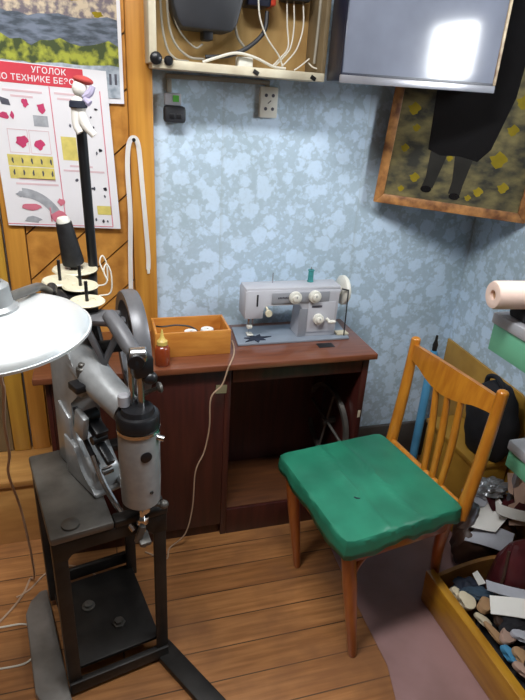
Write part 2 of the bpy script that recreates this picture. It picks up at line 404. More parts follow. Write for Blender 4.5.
# ------------------------------------------------------------------ sewing table
T = thing('sewing_table', 'dark mahogany sewing table against the wallpapered wall under the white sewing machine', 'table', (.36, 1.77, 0))
obj('tabletop', bx(bm_new(), -.212, .938, 1.603, 1.945, .728, .75, .004), 'mahog', T)
obj('apron', bx(bm_new(), .415, .895, 1.63, 1.648, .668, .7275, .002), 'mahog_d', T)
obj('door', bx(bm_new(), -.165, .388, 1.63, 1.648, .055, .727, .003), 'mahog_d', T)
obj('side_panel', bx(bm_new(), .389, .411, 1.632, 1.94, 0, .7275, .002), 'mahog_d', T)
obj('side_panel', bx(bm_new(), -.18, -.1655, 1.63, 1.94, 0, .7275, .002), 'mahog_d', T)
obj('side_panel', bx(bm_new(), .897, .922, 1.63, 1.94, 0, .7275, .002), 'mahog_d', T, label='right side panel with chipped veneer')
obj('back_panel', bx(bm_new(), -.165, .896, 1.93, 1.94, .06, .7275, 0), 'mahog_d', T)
obj('bottom_shelf', bx(bm_new(), .4115, .8965, 1.645, 1.929, .10, .118, .002), 'mahog_b', T, label='brown bottom shelf')
obj('plinth', bx(bm_new(), -.165, .3885, 1.65, 1.668, 0, .054, .001), 'mahog_d', T)
obj('plinth', bx(bm_new(), .4115, .8965, 1.632, 1.644, .0, .117, .002), 'mahog_d', T)
# treadle wheel
b = bm_new(); wc = V((.862, 1.80, .36)); ax = (1, .12, 0)
lathe(b, [(.145, -.009), (.16, -.009), (.16, .009), (.145, .009)], wc, ax, 48, close=True)
wh = obj('treadle_wheel', b, 'iron_l', T)
b = bm_new(); Rm = zmat(ax)
for k in range(4):
    a = k * PI / 2 + .35; cyl(b, wc, wc + Rm @ V((.15 * math.cos(a), .15 * math.sin(a), 0)), .006, n=10)
cyl(b, wc - V(ax) * .02, wc + V((.035, .004, 0)), .014)
obj('spokes', b, 'iron_l', wh)
obj('tape_strip', box(bm_new(), (.376, 1.6288, .648), (.038, .0012, .032), (0, .06, 0), bev=0), 'tape', T, label='beige tape at the door corner')
obj('chipped_patch', bx(bm_new(), .905, .915, 1.6285, 1.6299, .475, .505, 0), 'cream', T)
obj('lock_slot', bx(bm_new(), .745, .805, 1.685, 1.722, .7501, .7512, 0), 'black', T, label='small black metal catch')

# table cord, tape end
b = bm_new()
tube(b, [(.447, 1.79, .7530), (.440, 1.73, .7530), (.425, 1.67, .7532), (.398, 1.606, .7535), (.390, 1.5985, .742), (.371, 1.5995, .68), (.335, 1.600, .634), (.334, 1.612, .51), (.318, 1.618, .406), (.287, 1.612, .33), (.277, 1.612, .17), (.248, 1.600, .06), (.19, 1.60, .0035), (.17, 1.55, .0032), (.10, 1.60, .0032)], .0028, 6, 6)
tag(obj('power_cord', b, 'wire_p'), 'thin pinkish power cord hanging over the front edge of the sewing table', 'cord')

# ------------------------------------------------------------------ domestic sewing machine
Q = thing('sewing_machine', 'pale grey electric sewing machine with white dials set into the table', 'sewing machine', (.68, 1.82, .75))
b = bm_new()
prism(b, [(.457, 1.742), (.885, 1.742), (.905, 1.90), (.472, 1.90)], (0, 0, .7501), (1, 0, 0), (0, 1, 0), (0, 0, .008), bev=.002)
obj('bed_plate', b, 'plate', Q)
obj('bed_block', bx(bm_new(), .845, .893, 1.765, 1.80, .7582, .765, .002), 'cream', Q)
y0, y1 = 1.775, 1.865
b = bm_new()   # side profile x,z : head, arm, pillar
prof = [(.487, .838), (.553, .838), (.553, .880), (.566, .887), (.690, .887), (.702, .870), (.690, .758), (.838, .758), (.838, .925), (.848, .930), (.848, .935), (.700, .939), (.500, .943), (.487, .938)]
prism(b, prof, (0, y0, 0), (1, 0, 0), (0, 0, 1), (0, y1 - y0, 0), bev=.007)
body = obj('body', b, 'sewgrey', Q)
obj('top_cover', bx(bm_new(), .488, .846, y0 + .004, y1 - .004, .934, .950, .006), 'sewgrey', body)
obj('face_slot', bx(bm_new(), .527, .533, y0 - .0015, y0 + .002, .885, .928, 0), 'blackm', body)
obj('front_panel', bx(bm_new(), .582, .800, y0 - .004, y0 - .0005, .893, .932, .001), 'sewdark', Q)
pf = obj('pillar_panel', bx(bm_new(), .722, .828, y0 - .004, y0 - .0005, .776, .893, .001), 'sewgrey', Q)
obj('pillar_strip', bx(bm_new(), .690, .7215, y0 - .003, y0 - .0005, .764, .868, .001), 'sewgrey2', Q)  # darker grey strip on the left of the pillar
b = bm_new()
for k in range(7): box(b, (.606 + k * .0058, y0 - .0045, .914 + .001 * (k % 2)), (.004, .001, .006), bev=0)
obj('name_lettering', b, 'p_dark', Q)
b = bm_new(); bx(b, .735, .775, y0 - .005, y0 - .0042, .872, .880, 0); obj('scale_mark', b, 'p_dark', Q)
def dial(x, z, r, label=None):
    b = bm_new()
    lathe(b, [(r, 0), (r, .010), (r * .93, .013), (r * .6, .014), (r * .55, .020), (r * .35, .022), (0, .022)], (x, y0 - .004, z), (0, -1, 0), 28)
    d = obj('dial', b, 'white', Q)
    b = bm_new(); box(b, (x, y0 - .0268, z + r * .25), (.003, .001, r * .3), bev=0); obj('pointer', b, 'sewdark', d)
dial(.667, .915, .023); dial(.741, .916, .023); dial(.763, .828, .020)
b = bm_new(); cyl(b, (.80, y0 - .002, .825), (.80, y0 - .03, .825), .006, n=12); ellipsoid(b, (.807, y0 - .034, .825), (.017, .007, .008))
obj('reverse_lever', b, 'white', Q)
b = bm_new(); cyl(b, (.565, y0 + .004, .880), (.565, y0 - .025, .872), .004, n=10); lathe(b, [(.0, -.006), (.012, -.005), (.012, .005), (.0, .006)], (.565, y0 - .028, .868), (0, -1, 0), 20)
obj('tension_knob', b, 'ivory', Q)
b = bm_new(); cyl(b, (.515, 1.82, .842), (.515, 1.82, .79), .005, n=10); cyl(b, (.530, 1.825, .842), (.530, 1.825, .80), .004, n=10); cyl(b, (.515, 1.82, .79), (.515, 1.82, .762), .0012, n=6)
nb = obj('needle_bar', b, 'chrome', Q)
b = bm_new(); box(b, (.512, 1.80, .80), (.020, .018, .014), bev=.004); obj('presser_screw', b, 'white', Q)
b = bm_new(); box(b, (.518, 1.815, .764), (.022, .03, .004), bev=.001)
obj('presser_foot', b, 'white', Q)
b = bm_new()
lathe(b, [(0, 0), (.018, 0), (.018, .012), (.050, .014), (.055, .018), (.055, .030), (.049, .036), (.02, .034), (0, .034)], (.848, 1.82, .918), (1, 0, 0), 36)
hw = obj('hand_wheel', b, 'white', Q)
b = bm_new(); lathe(b, [(0, .034), (.022, .034), (.022, .042), (.017, .046), (0, .046)], (.848, 1.82, .918), (1, 0, 0), 24); obj('clutch_knob', b, 'sewgrey', hw)
b = bm_new(); cyl(b, (.745, 1.835, .949), (.745, 1.835, 1.005), .002, n=8); obj('spool_pin', b, 'chrome', Q)
b = bm_new(); cyl(b, (.600, 1.835, .949), (.600, 1.835, .988), .002, n=8); obj('spool_pin', b, 'chrome', Q)
b = bm_new(); cyl(b, (.865, 1.757, .940), (.868, 1.755, .762), .0024, n=8); cyl(b, (.848, 1.775, .938), (.866, 1.757, .938), .003, n=8); obj('motor_lead', b, 'blackm', Q)
b = bm_new(); lathe(b, [(.003, 0), (.012, 0), (.012, .003), (.0105, .004), (.0095, .040), (.012, .041), (.012, .044), (.003, .044)], (.745, 1.835, .9505), (0, 0, 1), 20, close=True)
tag(recentre(obj('thread_spool', b, 'teal')), 'teal thread spool standing upright on top of the grey sewing machine', 'spool')
# star shaped leather scrap on the bed
b = bm_new(); pts = []
rr = [.062, .026, .05, .022, .058, .02, .045, .024, .06, .022, .05, .024, .04, .022]
for k, r in enumerate(rr): pts.append((r * math.cos(2 * PI * k / len(rr) + .2), .75 * r * math.sin(2 * PI * k / len(rr) + .2)))
prism(b, pts, (.535, 1.782, .7583), (1, 0, 0), (0, 1, 0), (0, 0, .003))
tag(recentre(obj('leather_scrap', b, 'cloth_n', smooth=False)), 'black star-shaped leather scrap under the needle of the grey sewing machine', 'leather scrap')

# ------------------------------------------------------------------ wooden box on the table and what is in it
BX = thing('wooden_box', 'open honey-coloured wooden box left of the sewing machine on the table', 'box', (.29, 1.77, .7502), .02)
x0, x1, q0, q1, z0, z1 = .165, .418, 1.690, 1.835, .7502, .838
obj('bottom', bx(bm_new(), x0 + .008, x1 - .008, q0 + .008, q1 - .008, z0, z0 + .006, 0), 'boxwood', BX)
obj('front_board', bx(bm_new(), x0, x1, q0, q0 + .0078, z0, z1, .0015), 'boxwood', BX)
obj('back_board', bx(bm_new(), x0, x1, q1 - .0078, q1, z0, z1, .0015), 'boxwood', BX)
obj('side_board', bx(bm_new(), x0, x0 + .0078, q0 + .008, q1 - .008, z0, z1, .0015), 'boxwood', BX)
obj('side_board', bx(bm_new(), x1 - .0078, x1, q0 + .008, q1 - .008, z0, z1, .0015), 'boxwood', BX)
for k, (x, y, l) in enumerate(((.286, 1.722, 'left white thread reel inside the wooden box on the table'), (.345, 1.735, 'right white thread reel inside the wooden box on the table'))):
    b = bm_new(); lathe(b, [(.005, 0), (.022, 0), (.022, .006), (.016, .008), (.016, .062), (.023, .064), (.021, .072), (.005, .072)], (x, y, z0 + .0062), (0, 0, 1), 24, close=True)
    tag(recentre(obj('thread_reel', b, 'whitel')), l, 'spool', 'white reels in the wooden box')
b = bm_new(); tube(b, [(.18, 1.80, z0 + .07), (.20, 1.78, z0 + .075), (.25, 1.775, z0 + .080), (.30, 1.765, z0 + .072), (.335, 1.775, z0 + .03), (.30, 1.80, z0 + .0095), (.22, 1.80, z0 + .0095)], .003, 6, 6)
tag(recentre(obj('black_cable', b, 'blackm')), 'black cable curled inside the wooden box on the table', 'cable')
OB = thing('oil_bottle', 'small dark red oil bottle with yellow nozzle in front of the wooden box', 'bottle', (.182, 1.645, .7502))
b = bm_new(); lathe(b, [(0, 0), (.022, 0), (.025, .004), (.025, .058), (.018, .068), (.010, .071), (0, .071)], (.182, 1.645, .7502), n=24); obj('body', b, 'amber', OB)
b = bm_new(); lathe(b, [(0, 0), (.017, 0), (.017, .012), (.010, .018), (.006, .028), (.0025, .050), (0, .051)], (.182, 1.645, .8215), n=20); obj('nozzle', b, 'yelcap', OB)

# ------------------------------------------------------------------ cobbler's patching machine on its iron stand
A12 = math.radians(12); E1 = V((math.cos(A12), math.sin(A12), 0)); E2 = V((-math.sin(A12), math.cos(A12), 0)); FL = V((-.136, 1.12, 0))
def s(u, v, z): return FL + E1 * u + E2 * v + V((0, 0, z))
def sbox(b, u0, u1, v0, v1, z0, z1, bev=.004):
    return box(b, s((u0 + u1) / 2, (v0 + v1) / 2, (z0 + z1) / 2), (u1 - u0, v1 - v0, z1 - z0), (0, 0, A12), bev)
P = thing('patching_machine', 'grey cobbler sewing machine on a dark iron stand in the left foreground', 'sewing machine', s(.12, .16, 0), A12)
obj('stand_top', sbox(bm_new(), -.02, .135, -.015, .355, .553, .576, .007), 'iron_l', P)
obj('top_rail', sbox(bm_new(), .1352, .275, -.015, .022, .553, .574, .005), 'iron', P)
obj('top_rail', sbox(bm_new(), .1352, .275, .31, .355, .553, .574, .005), 'iron', P)
obj('top_rail', sbox(bm_new(), .240, .275, .0222, .3098, .553, .574, .005), 'iron', P)
b = bm_new()
ap = [(-.018, 0), (-.018, .06), (.272, .06), (.272, 0), (.235, 0), (.226, .018), (.205, .026), (.045, .026), (.024, .018), (.018, 0)]
prism(b, ap, s(0, -.012, .4925), E1, V((0, 0, 1)), E2 * .02, bev=.003); obj('apron', b, 'iron', P)
for (u, v) in ((0, .005), (.252, .005), (0, .33), (.252, .33)):
    b = bm_new(); sbox(b, u - .017, u + .017, v - .017, v - .008, .03, .552, .002); sbox(b, u - .017 if u < .1 else u + .008, u - .008 if u < .1 else u + .017, v - .0078, v + .025, .03, .552, .002)
    obj('leg', b, 'iron', P)
b = bm_new(); sbox(b, -.017, .269, -.02, .0, .012, .052, .004); obj('crossbar', b, 'iron', P)
b = bm_new(); sbox(b, -.017, .269, .342, .358, .06, .105, .004); obj('crossbar', b, 'iron', P)
b = bm_new(); sbox(b, -.002, .254, .02, .335, .050, .062, .003); sh = obj('shelf', b, 'iron', P)
for (u, v) in ((.085, .215), (.155, .115)):
    b = bm_new(); lathe(b, [(0, 0), (.020, 0), (.020, .004), (.013, .005), (.013, .014), (.0, .016)], s(u, v, .0622), n=6 if u > .1 else 18); obj('bolt', b, 'iron_l', sh)
b = bm_new()
prism(b, [(-.105, .02), (-.095, .30), (-.075, .345), (-.040, .375), (-.018, .375), (-.018, -.12), (-.06, -.13)], s(0, 0, 0), E1, E2, V((0, 0, .028)), bev=.006); obj('floor_plate', b, 'iron_w', P)
b = bm_new(); d = V((.5, -.87, 0)); pt = s(.262, .0, 0)
prism(b, [(-.03, -.03), (.30, -.03), (.31, .03), (-.03, .03)], pt, d, V((.87, .5, 0)), V((0, 0, .022)), bev=.004); obj('floor_foot', b, 'iron', P)
b = bm_new(); lathe(b, [(0, 0), (.022, 0), (.022, .006), (.013, .008), (.0, .012)], s(.035, .018, .5762), n=20); obj('lug_bolt', b, 'iron_l', P)

HC = V((.068, 1.15, .030))
# machine body: a = horizontal axis column -> head, t = thickness
O = V((-.050, 1.375, 0)); AX = (V((.068, 1.15, 0)) - O).normalized(); TX = V((-AX.y, AX.x, 0))   # TX points right/back
def p(a, t, z): return O + AX * a + TX * t + V((0, 0, z))
b = bm_new()
pr = [(-.10, .577), (.125, .577), (.125, .600), (.105, .640), (.065, .668), (.020, .700), (.004, .745), (.004, .815), (.03, .838), (.075, .850), (.075, .905), (.03, .93), (.004, .955), (-.005, .985), (-.08, .99), (-.10, .96)]
prism(b, pr, p(0, -.052, 0), AX, V((0, 0, 1)), TX * .080, bev=.010); col = obj('column', b, 'hammer', P)
b = bm_new(); box(b, p(.035, -.056, .72), (.012, .06, .07), (0, 0, math.atan2(AX.y, AX.x) + PI / 2), .006); 
b.free()
b = bm_new(); prism(b, [(-.055, .66), (.004, .66), (.004, .76), (-.055, .79)], p(0, -.058, 0), AX, V((0, 0, 1)), TX * .01, bev=.003); obj('side_cover', b, 'hammer', col)
b = bm_new(); ft_ = [(-.03, .577), (.135, .577), (.135, .592)] + [(.135 - .10 * math.sin(k * PI / 16), .592 + .095 * (1 - math.cos(k * PI / 16))) for k in range(1, 9)] + [(-.03, .70)]
prism(b, ft_, p(0, -.064, 0), AX, V((0, 0, 1)), TX * .085, bev=.006); obj('foot', b, 'hammer', col)
# throat mechanism
b = bm_new(); box(b, p(.085, -.02, .755), (.055, .035, .03), (0, .35, math.atan2(AX.y, AX.x)), .004); cyl(b, p(.06, -.05, .785), p(.06, -.005, .785), .017, n=16); cyl(b, p(.10, -.045, .735), p(.10, -.005, .735), .012, n=14); box(b, p(.115, -.02, .70), (.075, .022, .02), (0, .5, math.atan2(AX.y, AX.x)), .003)
tube(b, [p(.02, -.045, .80), p(.05, -.048, .75), p(.085, -.045, .70), p(.115, -.04, .665)], .007); obj('feed_linkage', b, 'black', P)
b = bm_new(); tube(b, [p(.10, -.045, .690), p(.15, -.045, .63), p(.20, -.035, .575), HC + V((-.022, -.012, .505))], .008); cyl(b, p(.13, -.04, .650), p(.13, -.01, .650), .011, n=14); obj('lifting_lever', b, 'chrome', P)
# arm upper casting, rounded, bright
b = bm_new(); tube(b, [p(.0, -.012, .925), p(.06, -.012, .912), p(.12, -.010, .890), p(.205, 0, .862)], 1, 6, 16, [.040, .043, .042, .038]); obj('arm', b, 'hammer', P)
aa = math.atan2(AX.y, AX.x)
b = bm_new(); cyl(b, p(.07, -.040, .905), p(.07, -.040, .935), .015, n=18, bev=.003); cyl(b, p(.07, -.040, .935), p(.07, -.040, .945), .009, n=14, bev=.002); tp_ = obj('tension_post', b, 'iron_l', P)
b = bm_new(); box(b, p(.085, -.035, .893), (.045, .085, .020), (0, 0, aa), .004); obj('tension_bracket', b, 'black', tp_)
b = bm_new(); tube(b, [p(-.01, .035, 1.03), p(.02, .032, .985), p(.05, .028, .93), p(.08, .024, .885)], 1, 4, 8, [.014, .013, .012, .010]); obj('thread_guard', b, 'black', P)
b = bm_new(); box(b, p(.07, -.055, .775), (.05, .018, .075), (0, .25, aa), .006); obj('gear_cover', b, 'hammer', col)
# head
b = bm_new(); lathe(b, [(0, .590), (.040, .590), (.0475, .598), (.0495, .66), (.0495, .800), (.0475, .812), (0, .812)], HC, n=40); head = obj('head_cylinder', b, 'hammer', P)
b = bm_new(); lathe(b, [(0, .8122), (.048, .8122), (.051, .816), (.051, .842), (.047, .848), (.040, .850), (.036, .862), (0, .864)], HC, n=40); obj('cap_ring', b, 'black', head)
b = bm_new(); lathe(b, [(.0495, .803), (.0515, .803), (.0515, .812), (.0495, .812)], HC, n=40, close=True); obj('chrome_band', b, 'chrome', head)
b = bm_new(); lathe(b, [(0, 0), (.014, 0), (.014, .002), (.011, .003), (0, .003)], HC + V((.012, -.0475, .752)), (.24, -.97, 0), 24); obj('oval_badge', b, 'black', head)
b = bm_new(); lathe(b, [(0, 0), (.005, 0), (.004, .003), (0, .003)], HC + V((.022, -.0438, .645)), (.44, -.9, 0), 12); obj('screw', b, 'iron', head)
b = bm_new(); cyl(b, HC + V((.04, -.025, .79)), HC + V((.056, -.031, .787)), .007, n=12); obj('side_screw', b, 'chrome', head)
# needle bars above head
b = bm_new(); cyl(b, HC + V((.008, 0, .862)), HC + V((.008, 0, 1.00)), .0085, n=14); obj('needle_bar', b, 'chrome', P)
b = bm_new(); cyl(b, HC + V((-.012, .014, .862)), HC + V((-.012, .014, .99)), .0065, n=14); obj('guide_rod', b, 'chrome', P)
b = bm_new(); cyl(b, HC + V((-.030, .01, .862)), HC + V((-.030, .01, .893)), .014, n=16, bev=.003); obj('grey_bush', b, 'trayl', P)
b = bm_new(); cyl(b, HC + V((.008, 0, .895)), HC + V((.048, .004, .905)), .005, n=10); lathe(b, [(0, -.006), (.010, -.006), (.014, 0), (.010, .006), (0, .006)], HC + V((.052, .004, .907)), (.95, .1, .2), 14); obj('wing_screw', b, 'iron_l', P)
b = bm_new(); box(b, HC + V((.012, .004, .968)), (.046, .042, .050), (0, 0, .3), .006); cyl(b, HC + V((.0, -.02, .985)), HC + V((.0, .03, .985)), .019, n=18, bev=.002); ellipsoid(b, HC + V((.03, -.004, .938)), (.017, .016, .016)); obj('crosshead', b, 'black', P)
b = bm_new(); tube(b, [HC + V((.004, .01, .990)), V((.058, 1.19, 1.030)), V((.038, 1.235, 1.055)), V((.018, 1.275, 1.075))], 1, 5, 14, [.017, .019, .020, .017]); lv = obj('take_up_lever', b, 'hammer_d', P)
b = bm_new(); cyl(b, HC + V((-.014, .0, .995)), HC + V((.024, .0, .995)), .019, n=20, bev=.003); obj('lever_pivot', b, 'chrome', lv)
b = bm_new(); box(b, (.0, 1.31, 1.055), (.085, .05, .018), (.25, 0, -.3), .004); box(b, (-.020, 1.30, .995), (.013, .03, .12), (0, -.35, 0), .003); box(b, (.026, 1.30, .995), (.012, .03, .13), (0, .42, 0), .003); obj('top_bracket', b, 'hammer_d', P)
b = bm_new(); box(b, (-.075, 1.40, 1.02), (.05, .06, .09), (0, 0, .3), .004); obj('tray_post', b, 'black', P)
# foot below head
b = bm_new(); cyl(b, HC + V((.0, 0, .592)), HC + V((.0, 0, .475)), .009, n=14); cyl(b, HC + V((.0, 0, .535)), HC + V((.0, 0, .520)), .017, n=16); ft = obj('presser_bar', b, 'chrome', P)
b = bm_new(); box(b, HC + V((.0, -.012, .478)), (.030, .050, .014), (.2, 0, .2), .004); box(b, HC + V((.004, .0, .460)), (.014, .018, .044), (0, .2, 0), .003); box(b, HC + V((-.008, -.02, .498)), (.018, .012, .05), (0, .3, .2), .003); obj('presser_foot', b, 'iron_l', ft)
b = bm_new(); cyl(b, HC + V((.012, .0, .575)), HC + V((.048, .0, .568)), .006, n=10); ellipsoid(b, HC + V((.055, 0, .566)), (.013, .012, .012)); obj('lift_knob', b, 'iron_l', P)
b = bm_new(); tube(b, [p(.10, .015, .598), p(.16, .012, .602), p(.24, .006, .600), p(.275, .0, .597)], .010); obj('lower_arm', b, 'chrome', P)
# hand wheel
b = bm_new(); wc = V((.074, 1.345, .966)); ax = V((.985, .13, 0)).normalized(); R = .136
lathe(b, [(R - .022, -.017), (R, -.019), (R + .004, -.010), (R + .004, .010), (R, .019), (R - .022, .017), (R - .018, 0)], wc, ax, 64, close=True)
hw = obj('hand_wheel', b, 'hammer_d', P)
b = bm_new(); Rm = zmat(ax)
for k in range(5):
    a = k * 2 * PI / 5 + .5; tube(b, [wc, wc + Rm @ V((.5 * R * math.cos(a + .12), .5 * R * math.sin(a + .12), 0)), wc + Rm @ V(((R - .012) * math.cos(a), (R - .012) * math.sin(a), 0))], .008, 4, 8)
obj('spokes', b, 'iron', hw)
b = bm_new(); cyl(b, wc - ax * .09, wc + ax * .025, .017, n=18, bev=.003); obj('axle', b, 'iron', hw)
# spool tray with four spindles
b = bm_new(); prism(b, [(-.075, 1.32), (-.005, 1.32), (-.002, 1.645), (-.11, 1.645), (-.12, 1.44)], (0, 0, 1.062), (1, 0, 0), (0, 1, 0), (0, 0, .010), bev=.003)
box(b, (-.107, 1.40, 1.075), (.055, .08, .028), (0, 0, .3), .008); tr = obj('spool_tray', b, 'black', P)
for (x, y, r, sp) in ((-.030, 1.345, .043, .05), (-.046, 1.465, .046, .055), (-.098, 1.515, .047, .055), (-.062, 1.615, .062, 0)):
    b = bm_new(); lathe(b, [(0, 0), (.018, 0), (.018, .008), (r - .003, .010), (r, .013), (r - .003, .017), (.022, .0165), (.020, .014), (0, .014)], (x, y, 1.0722), n=36)
    dk = obj('spool_disc', b, 'disc', tr)
    b = bm_new(); cyl(b, (x, y, 1.0865), (x, y, 1.100 if not sp else 1.0865 + sp), .0042 if sp else .012, n=10); obj('spindle', b, 'black', dk)
b = bm_new(); cyl(b, (-.012, 1.636, 1.073), (-.018, 1.605, 1.50), .0135, n=16, bev=.002); obj('thread_pole', b, 'black', P)
for (x, y) in ((.02, 1.50), (.028, 1.42)):
    b = bm_new(); tube(b, [(x - .03, y, 1.072), (x, y, 1.08), (x + .004, y, 1.13), (x - .006, y, 1.155), (x - .014, y - .006, 1.14), (x - .006, y - .01, 1.115)], .0022, 6, 6); obj('thread_guide', b, 'wire', P)

C = thing('thread_cone', 'tall black thread cone with white tip on the white spool disc', 'spool', (-.060, 1.60, 1.101))
b = bm_new(); dv = V((-.14, -.08, 1)).normalized(); bb = V((-.064, 1.613, 1.1035))
lathe(b, [(0, 0), (.029, 0), (.030, .006), (.021, .118), (.0, .119)], bb, dv, 28); obj('wound_thread', b, 'thread', C)
b = bm_new(); lathe(b, [(0, .1192), (.018, .1192), (.018, .124), (.014, .132), (0, .133)], bb, dv, 20); obj('cone_tip', b, 'white', C)

# rag doll tied to the pole
D = thing('rag_doll', 'small white rag doll with navy waist and red cap tied on the black pole', 'doll', (-.016, 1.59, 1.455))
b = bm_new(); ellipsoid(b, (-.020, 1.582, 1.513), (.019, .015, .026)); tube(b, [(-.026, 1.58, 1.50), (-.028, 1.575, 1.47), (-.020, 1.570, 1.452)], 1, 4, 10, [.013, .010, .009]); tube(b, [(-.016, 1.58, 1.498), (-.004, 1.57, 1.468), (.014, 1.565, 1.447)], 1, 4, 10, [.013, .011, .009]); obj('body', b, 'rag', D)
b = bm_new(); lathe(b, [(.020, -.008), (.022, -.006), (.021, .006), (.018, .009), (.012, .009), (.012, -.008)], (-.020, 1.582, 1.517), n=20, close=True); obj('navy_belt', b, 'cloth_n', D)
b = bm_new(); ellipsoid(b, (-.014, 1.582, 1.553), (.018, .016, .020)); hd = obj('head', b, 'rag', D)
b = bm_new(); ellipsoid(b, (-.004, 1.582, 1.572), (.024, .018, .010), (0, .2, 0)); obj('cap', b, 'red', hd)
b = bm_new(); tube(b, [(-.006, 1.58, 1.535), (.010, 1.575, 1.545), (.018, 1.574, 1.560)], 1, 4, 8, [.010, .009, .007]); tube(b, [(-.004, 1.578, 1.53), (.008, 1.572, 1.52)], 1, 4, 8, [.010, .009]); obj('sleeve', b, 'lilac_rag', D)

# white strap over a nail on the trim
K = thing('webbing_strap', 'white webbing strap looped over a nail right of the safety poster', 'strap', (.14, 1.91, .93))
b = bm_new(); pr = [(.107, 1.9232, .90), (.111, 1.9232, 1.05), (.116, 1.9232, 1.18), (.113, 1.9232, 1.32), (.120, 1.9232, 1.395), (.136, 1.9232, 1.416), (.150, 1.9232, 1.39), (.158, 1.9232, 1.27), (.166, 1.9232, 1.13), (.171, 1.9232, 1.03), (.170, 1.9232, .985)]
ribbon(b, pr, .013, .0025, (0, -1, 0)); 
b.free(); b = bm_new(); sweep(b, smooth_path(pr, 8), [(-.0075, -.0015), (.0075, -.0015), (.0075, .0015), (-.0075, .0015)], up=(0, 1, 0)); obj('webbing', b, 'strap', K)
b = bm_new(); box(b, (.170, 1.9232, .978), (.010, .006, .018), bev=.002); obj('buckle', b, 'white', K)
b = bm_new(); cyl(b, (.135, 1.926, 1.410), (.135, 1.905, 1.411), .003, n=8); lathe(b, [(0, 0), (.006, 0), (.0055, .002), (0, .002)], (.135, 1.905, 1.411), (0, -1, 0), 12); tag(obj('nail', b, 'iron'), 'dark nail in the orange door post holding the white strap', 'nail')

# ------------------------------------------------------------------ lamp
LM = thing('work_lamp', 'white enamel dome lamp on a metal arm at the left edge', 'lamp', (-.175, 1.0, 1.15))
LD = V((-.10, -.05, 1)).normalized(); LC = V((-.166, 1.0, 1.154))
b = bm_new(); RL = .148
outer = [(RL * math.cos(t), .050 * math.sin(t)) for t in [k * PI / 2 / 10 * .9 for k in range(11)]]
outer = [(max(r, .032), h) for r, h in outer]
lathe(b, [(r - .0025, h - .001 if i else h) for i, (r, h) in enumerate(outer)][::-1] + [(RL - .003, 0)] + outer[:1] + outer, LC, LD, 56); 
b.free(); b = bm_new(); inner = [(r - .003, max(h - .003, 0)) for r, h in outer]
lathe(b, outer + inner[::-1], LC, LD, 56, close=True); sd = obj('lamp_shade', b, 'shade', LM)
b = bm_new(); lathe(b, [(RL - .001, -.002), (RL + .002, -.002), (RL + .002, .003), (RL - .001, .003)], LC, LD, 56, close=True); obj('rim', b, 'shade', sd)
top = LC + LD * .048
b = bm_new(); lathe(b, [(0, -.008), (.034, -.004), (.035, .006), (.028, .012), (.027, .045), (.020, .052), (0, .052)], top, LD, 28); so = obj('socket', b, 'hammer', LM)
b = bm_new(); lathe(b, [(0, .052), (.016, .052), (.017, .072), (.011, .078), (0, .079)], top, LD, 20); obj('socket_cap', b, 'black', so)
b = bm_new(); lathe(b, [(0, .078), (.007, .079), (.007, .088), (0, .090)], top, LD, 14); obj('switch_button', b, 'white', so)
b = bm_new(); ellipsoid(b, LC + LD * .015, (.028, .028, .032)); obj('bulb', b, 'white', LM)
b = bm_new(); tube(b, [top + LD * .02 + V((.02, .01, 0)), top + V((.05, .08, .01)), V((-.120, 1.22, 1.168)), V((-.115, 1.34, 1.118)), V((-.112, 1.383, 1.098))], .009, 6, 10); obj('arm', b, 'iron_l', LM)
b = bm_new(); cyl(b, (-.112, 1.36, 1.103), (-.112, 1.41, 1.103), .013, n=14, bev=.002); obj('clamp', b, 'iron', LM)
b = bm_new(); pts = [LC + LD * .03 + V((-.01, .0, 0)), V((-.198, 1.08, 1.03)), V((-.20, 1.10, .99)), V((-.222, 1.17, .87)), V((-.235, 1.24, .74)), V((-.262, 1.33, .613)), V((-.262, 1.42, .42)), V((-.262, 1.47, .20)), V((-.272, 1.52, .05)), V((-.293, 1.56, .0045)), V((-.31, 1.50, .0035)), V((-.345, 1.438, .0035)), V((-.40, 1.38, .0035)), V((-.5, 1.36, .0035))]
tube(b, pts, .0035, 6, 6); obj('lamp_cord', b, 'wire_p', LM)
b = bm_new(); tube(b, [(-.55, 1.40, .0032), (-.382, 1.382, .0032), (-.30, 1.378, .0032), (-.268, 1.35, .0032), (-.248, 1.29, .0032), (-.277, 1.238, .0032), (-.367, 1.235, .0032), (-.55, 1.24, .0032)], .003, 8, 6)
tag(obj('floor_cable', b, 'wire'), 'white cable looped on the floor left of the iron stand', 'cable')
b = bm_new(); tube(b, [(-.33, 1.49, .0032), (-.291, 1.515, .0032), (-.243, 1.575, .0032), (-.184, 1.598, .0032), (-.113, 1.565, .0032), (-.07, 1.52, .0032), (-.05, 1.48, .0032)], .003, 8, 6)
tag(obj('floor_cable', b, 'wire_p'), 'pinkish cable arched on the floor behind the iron stand', 'cable')

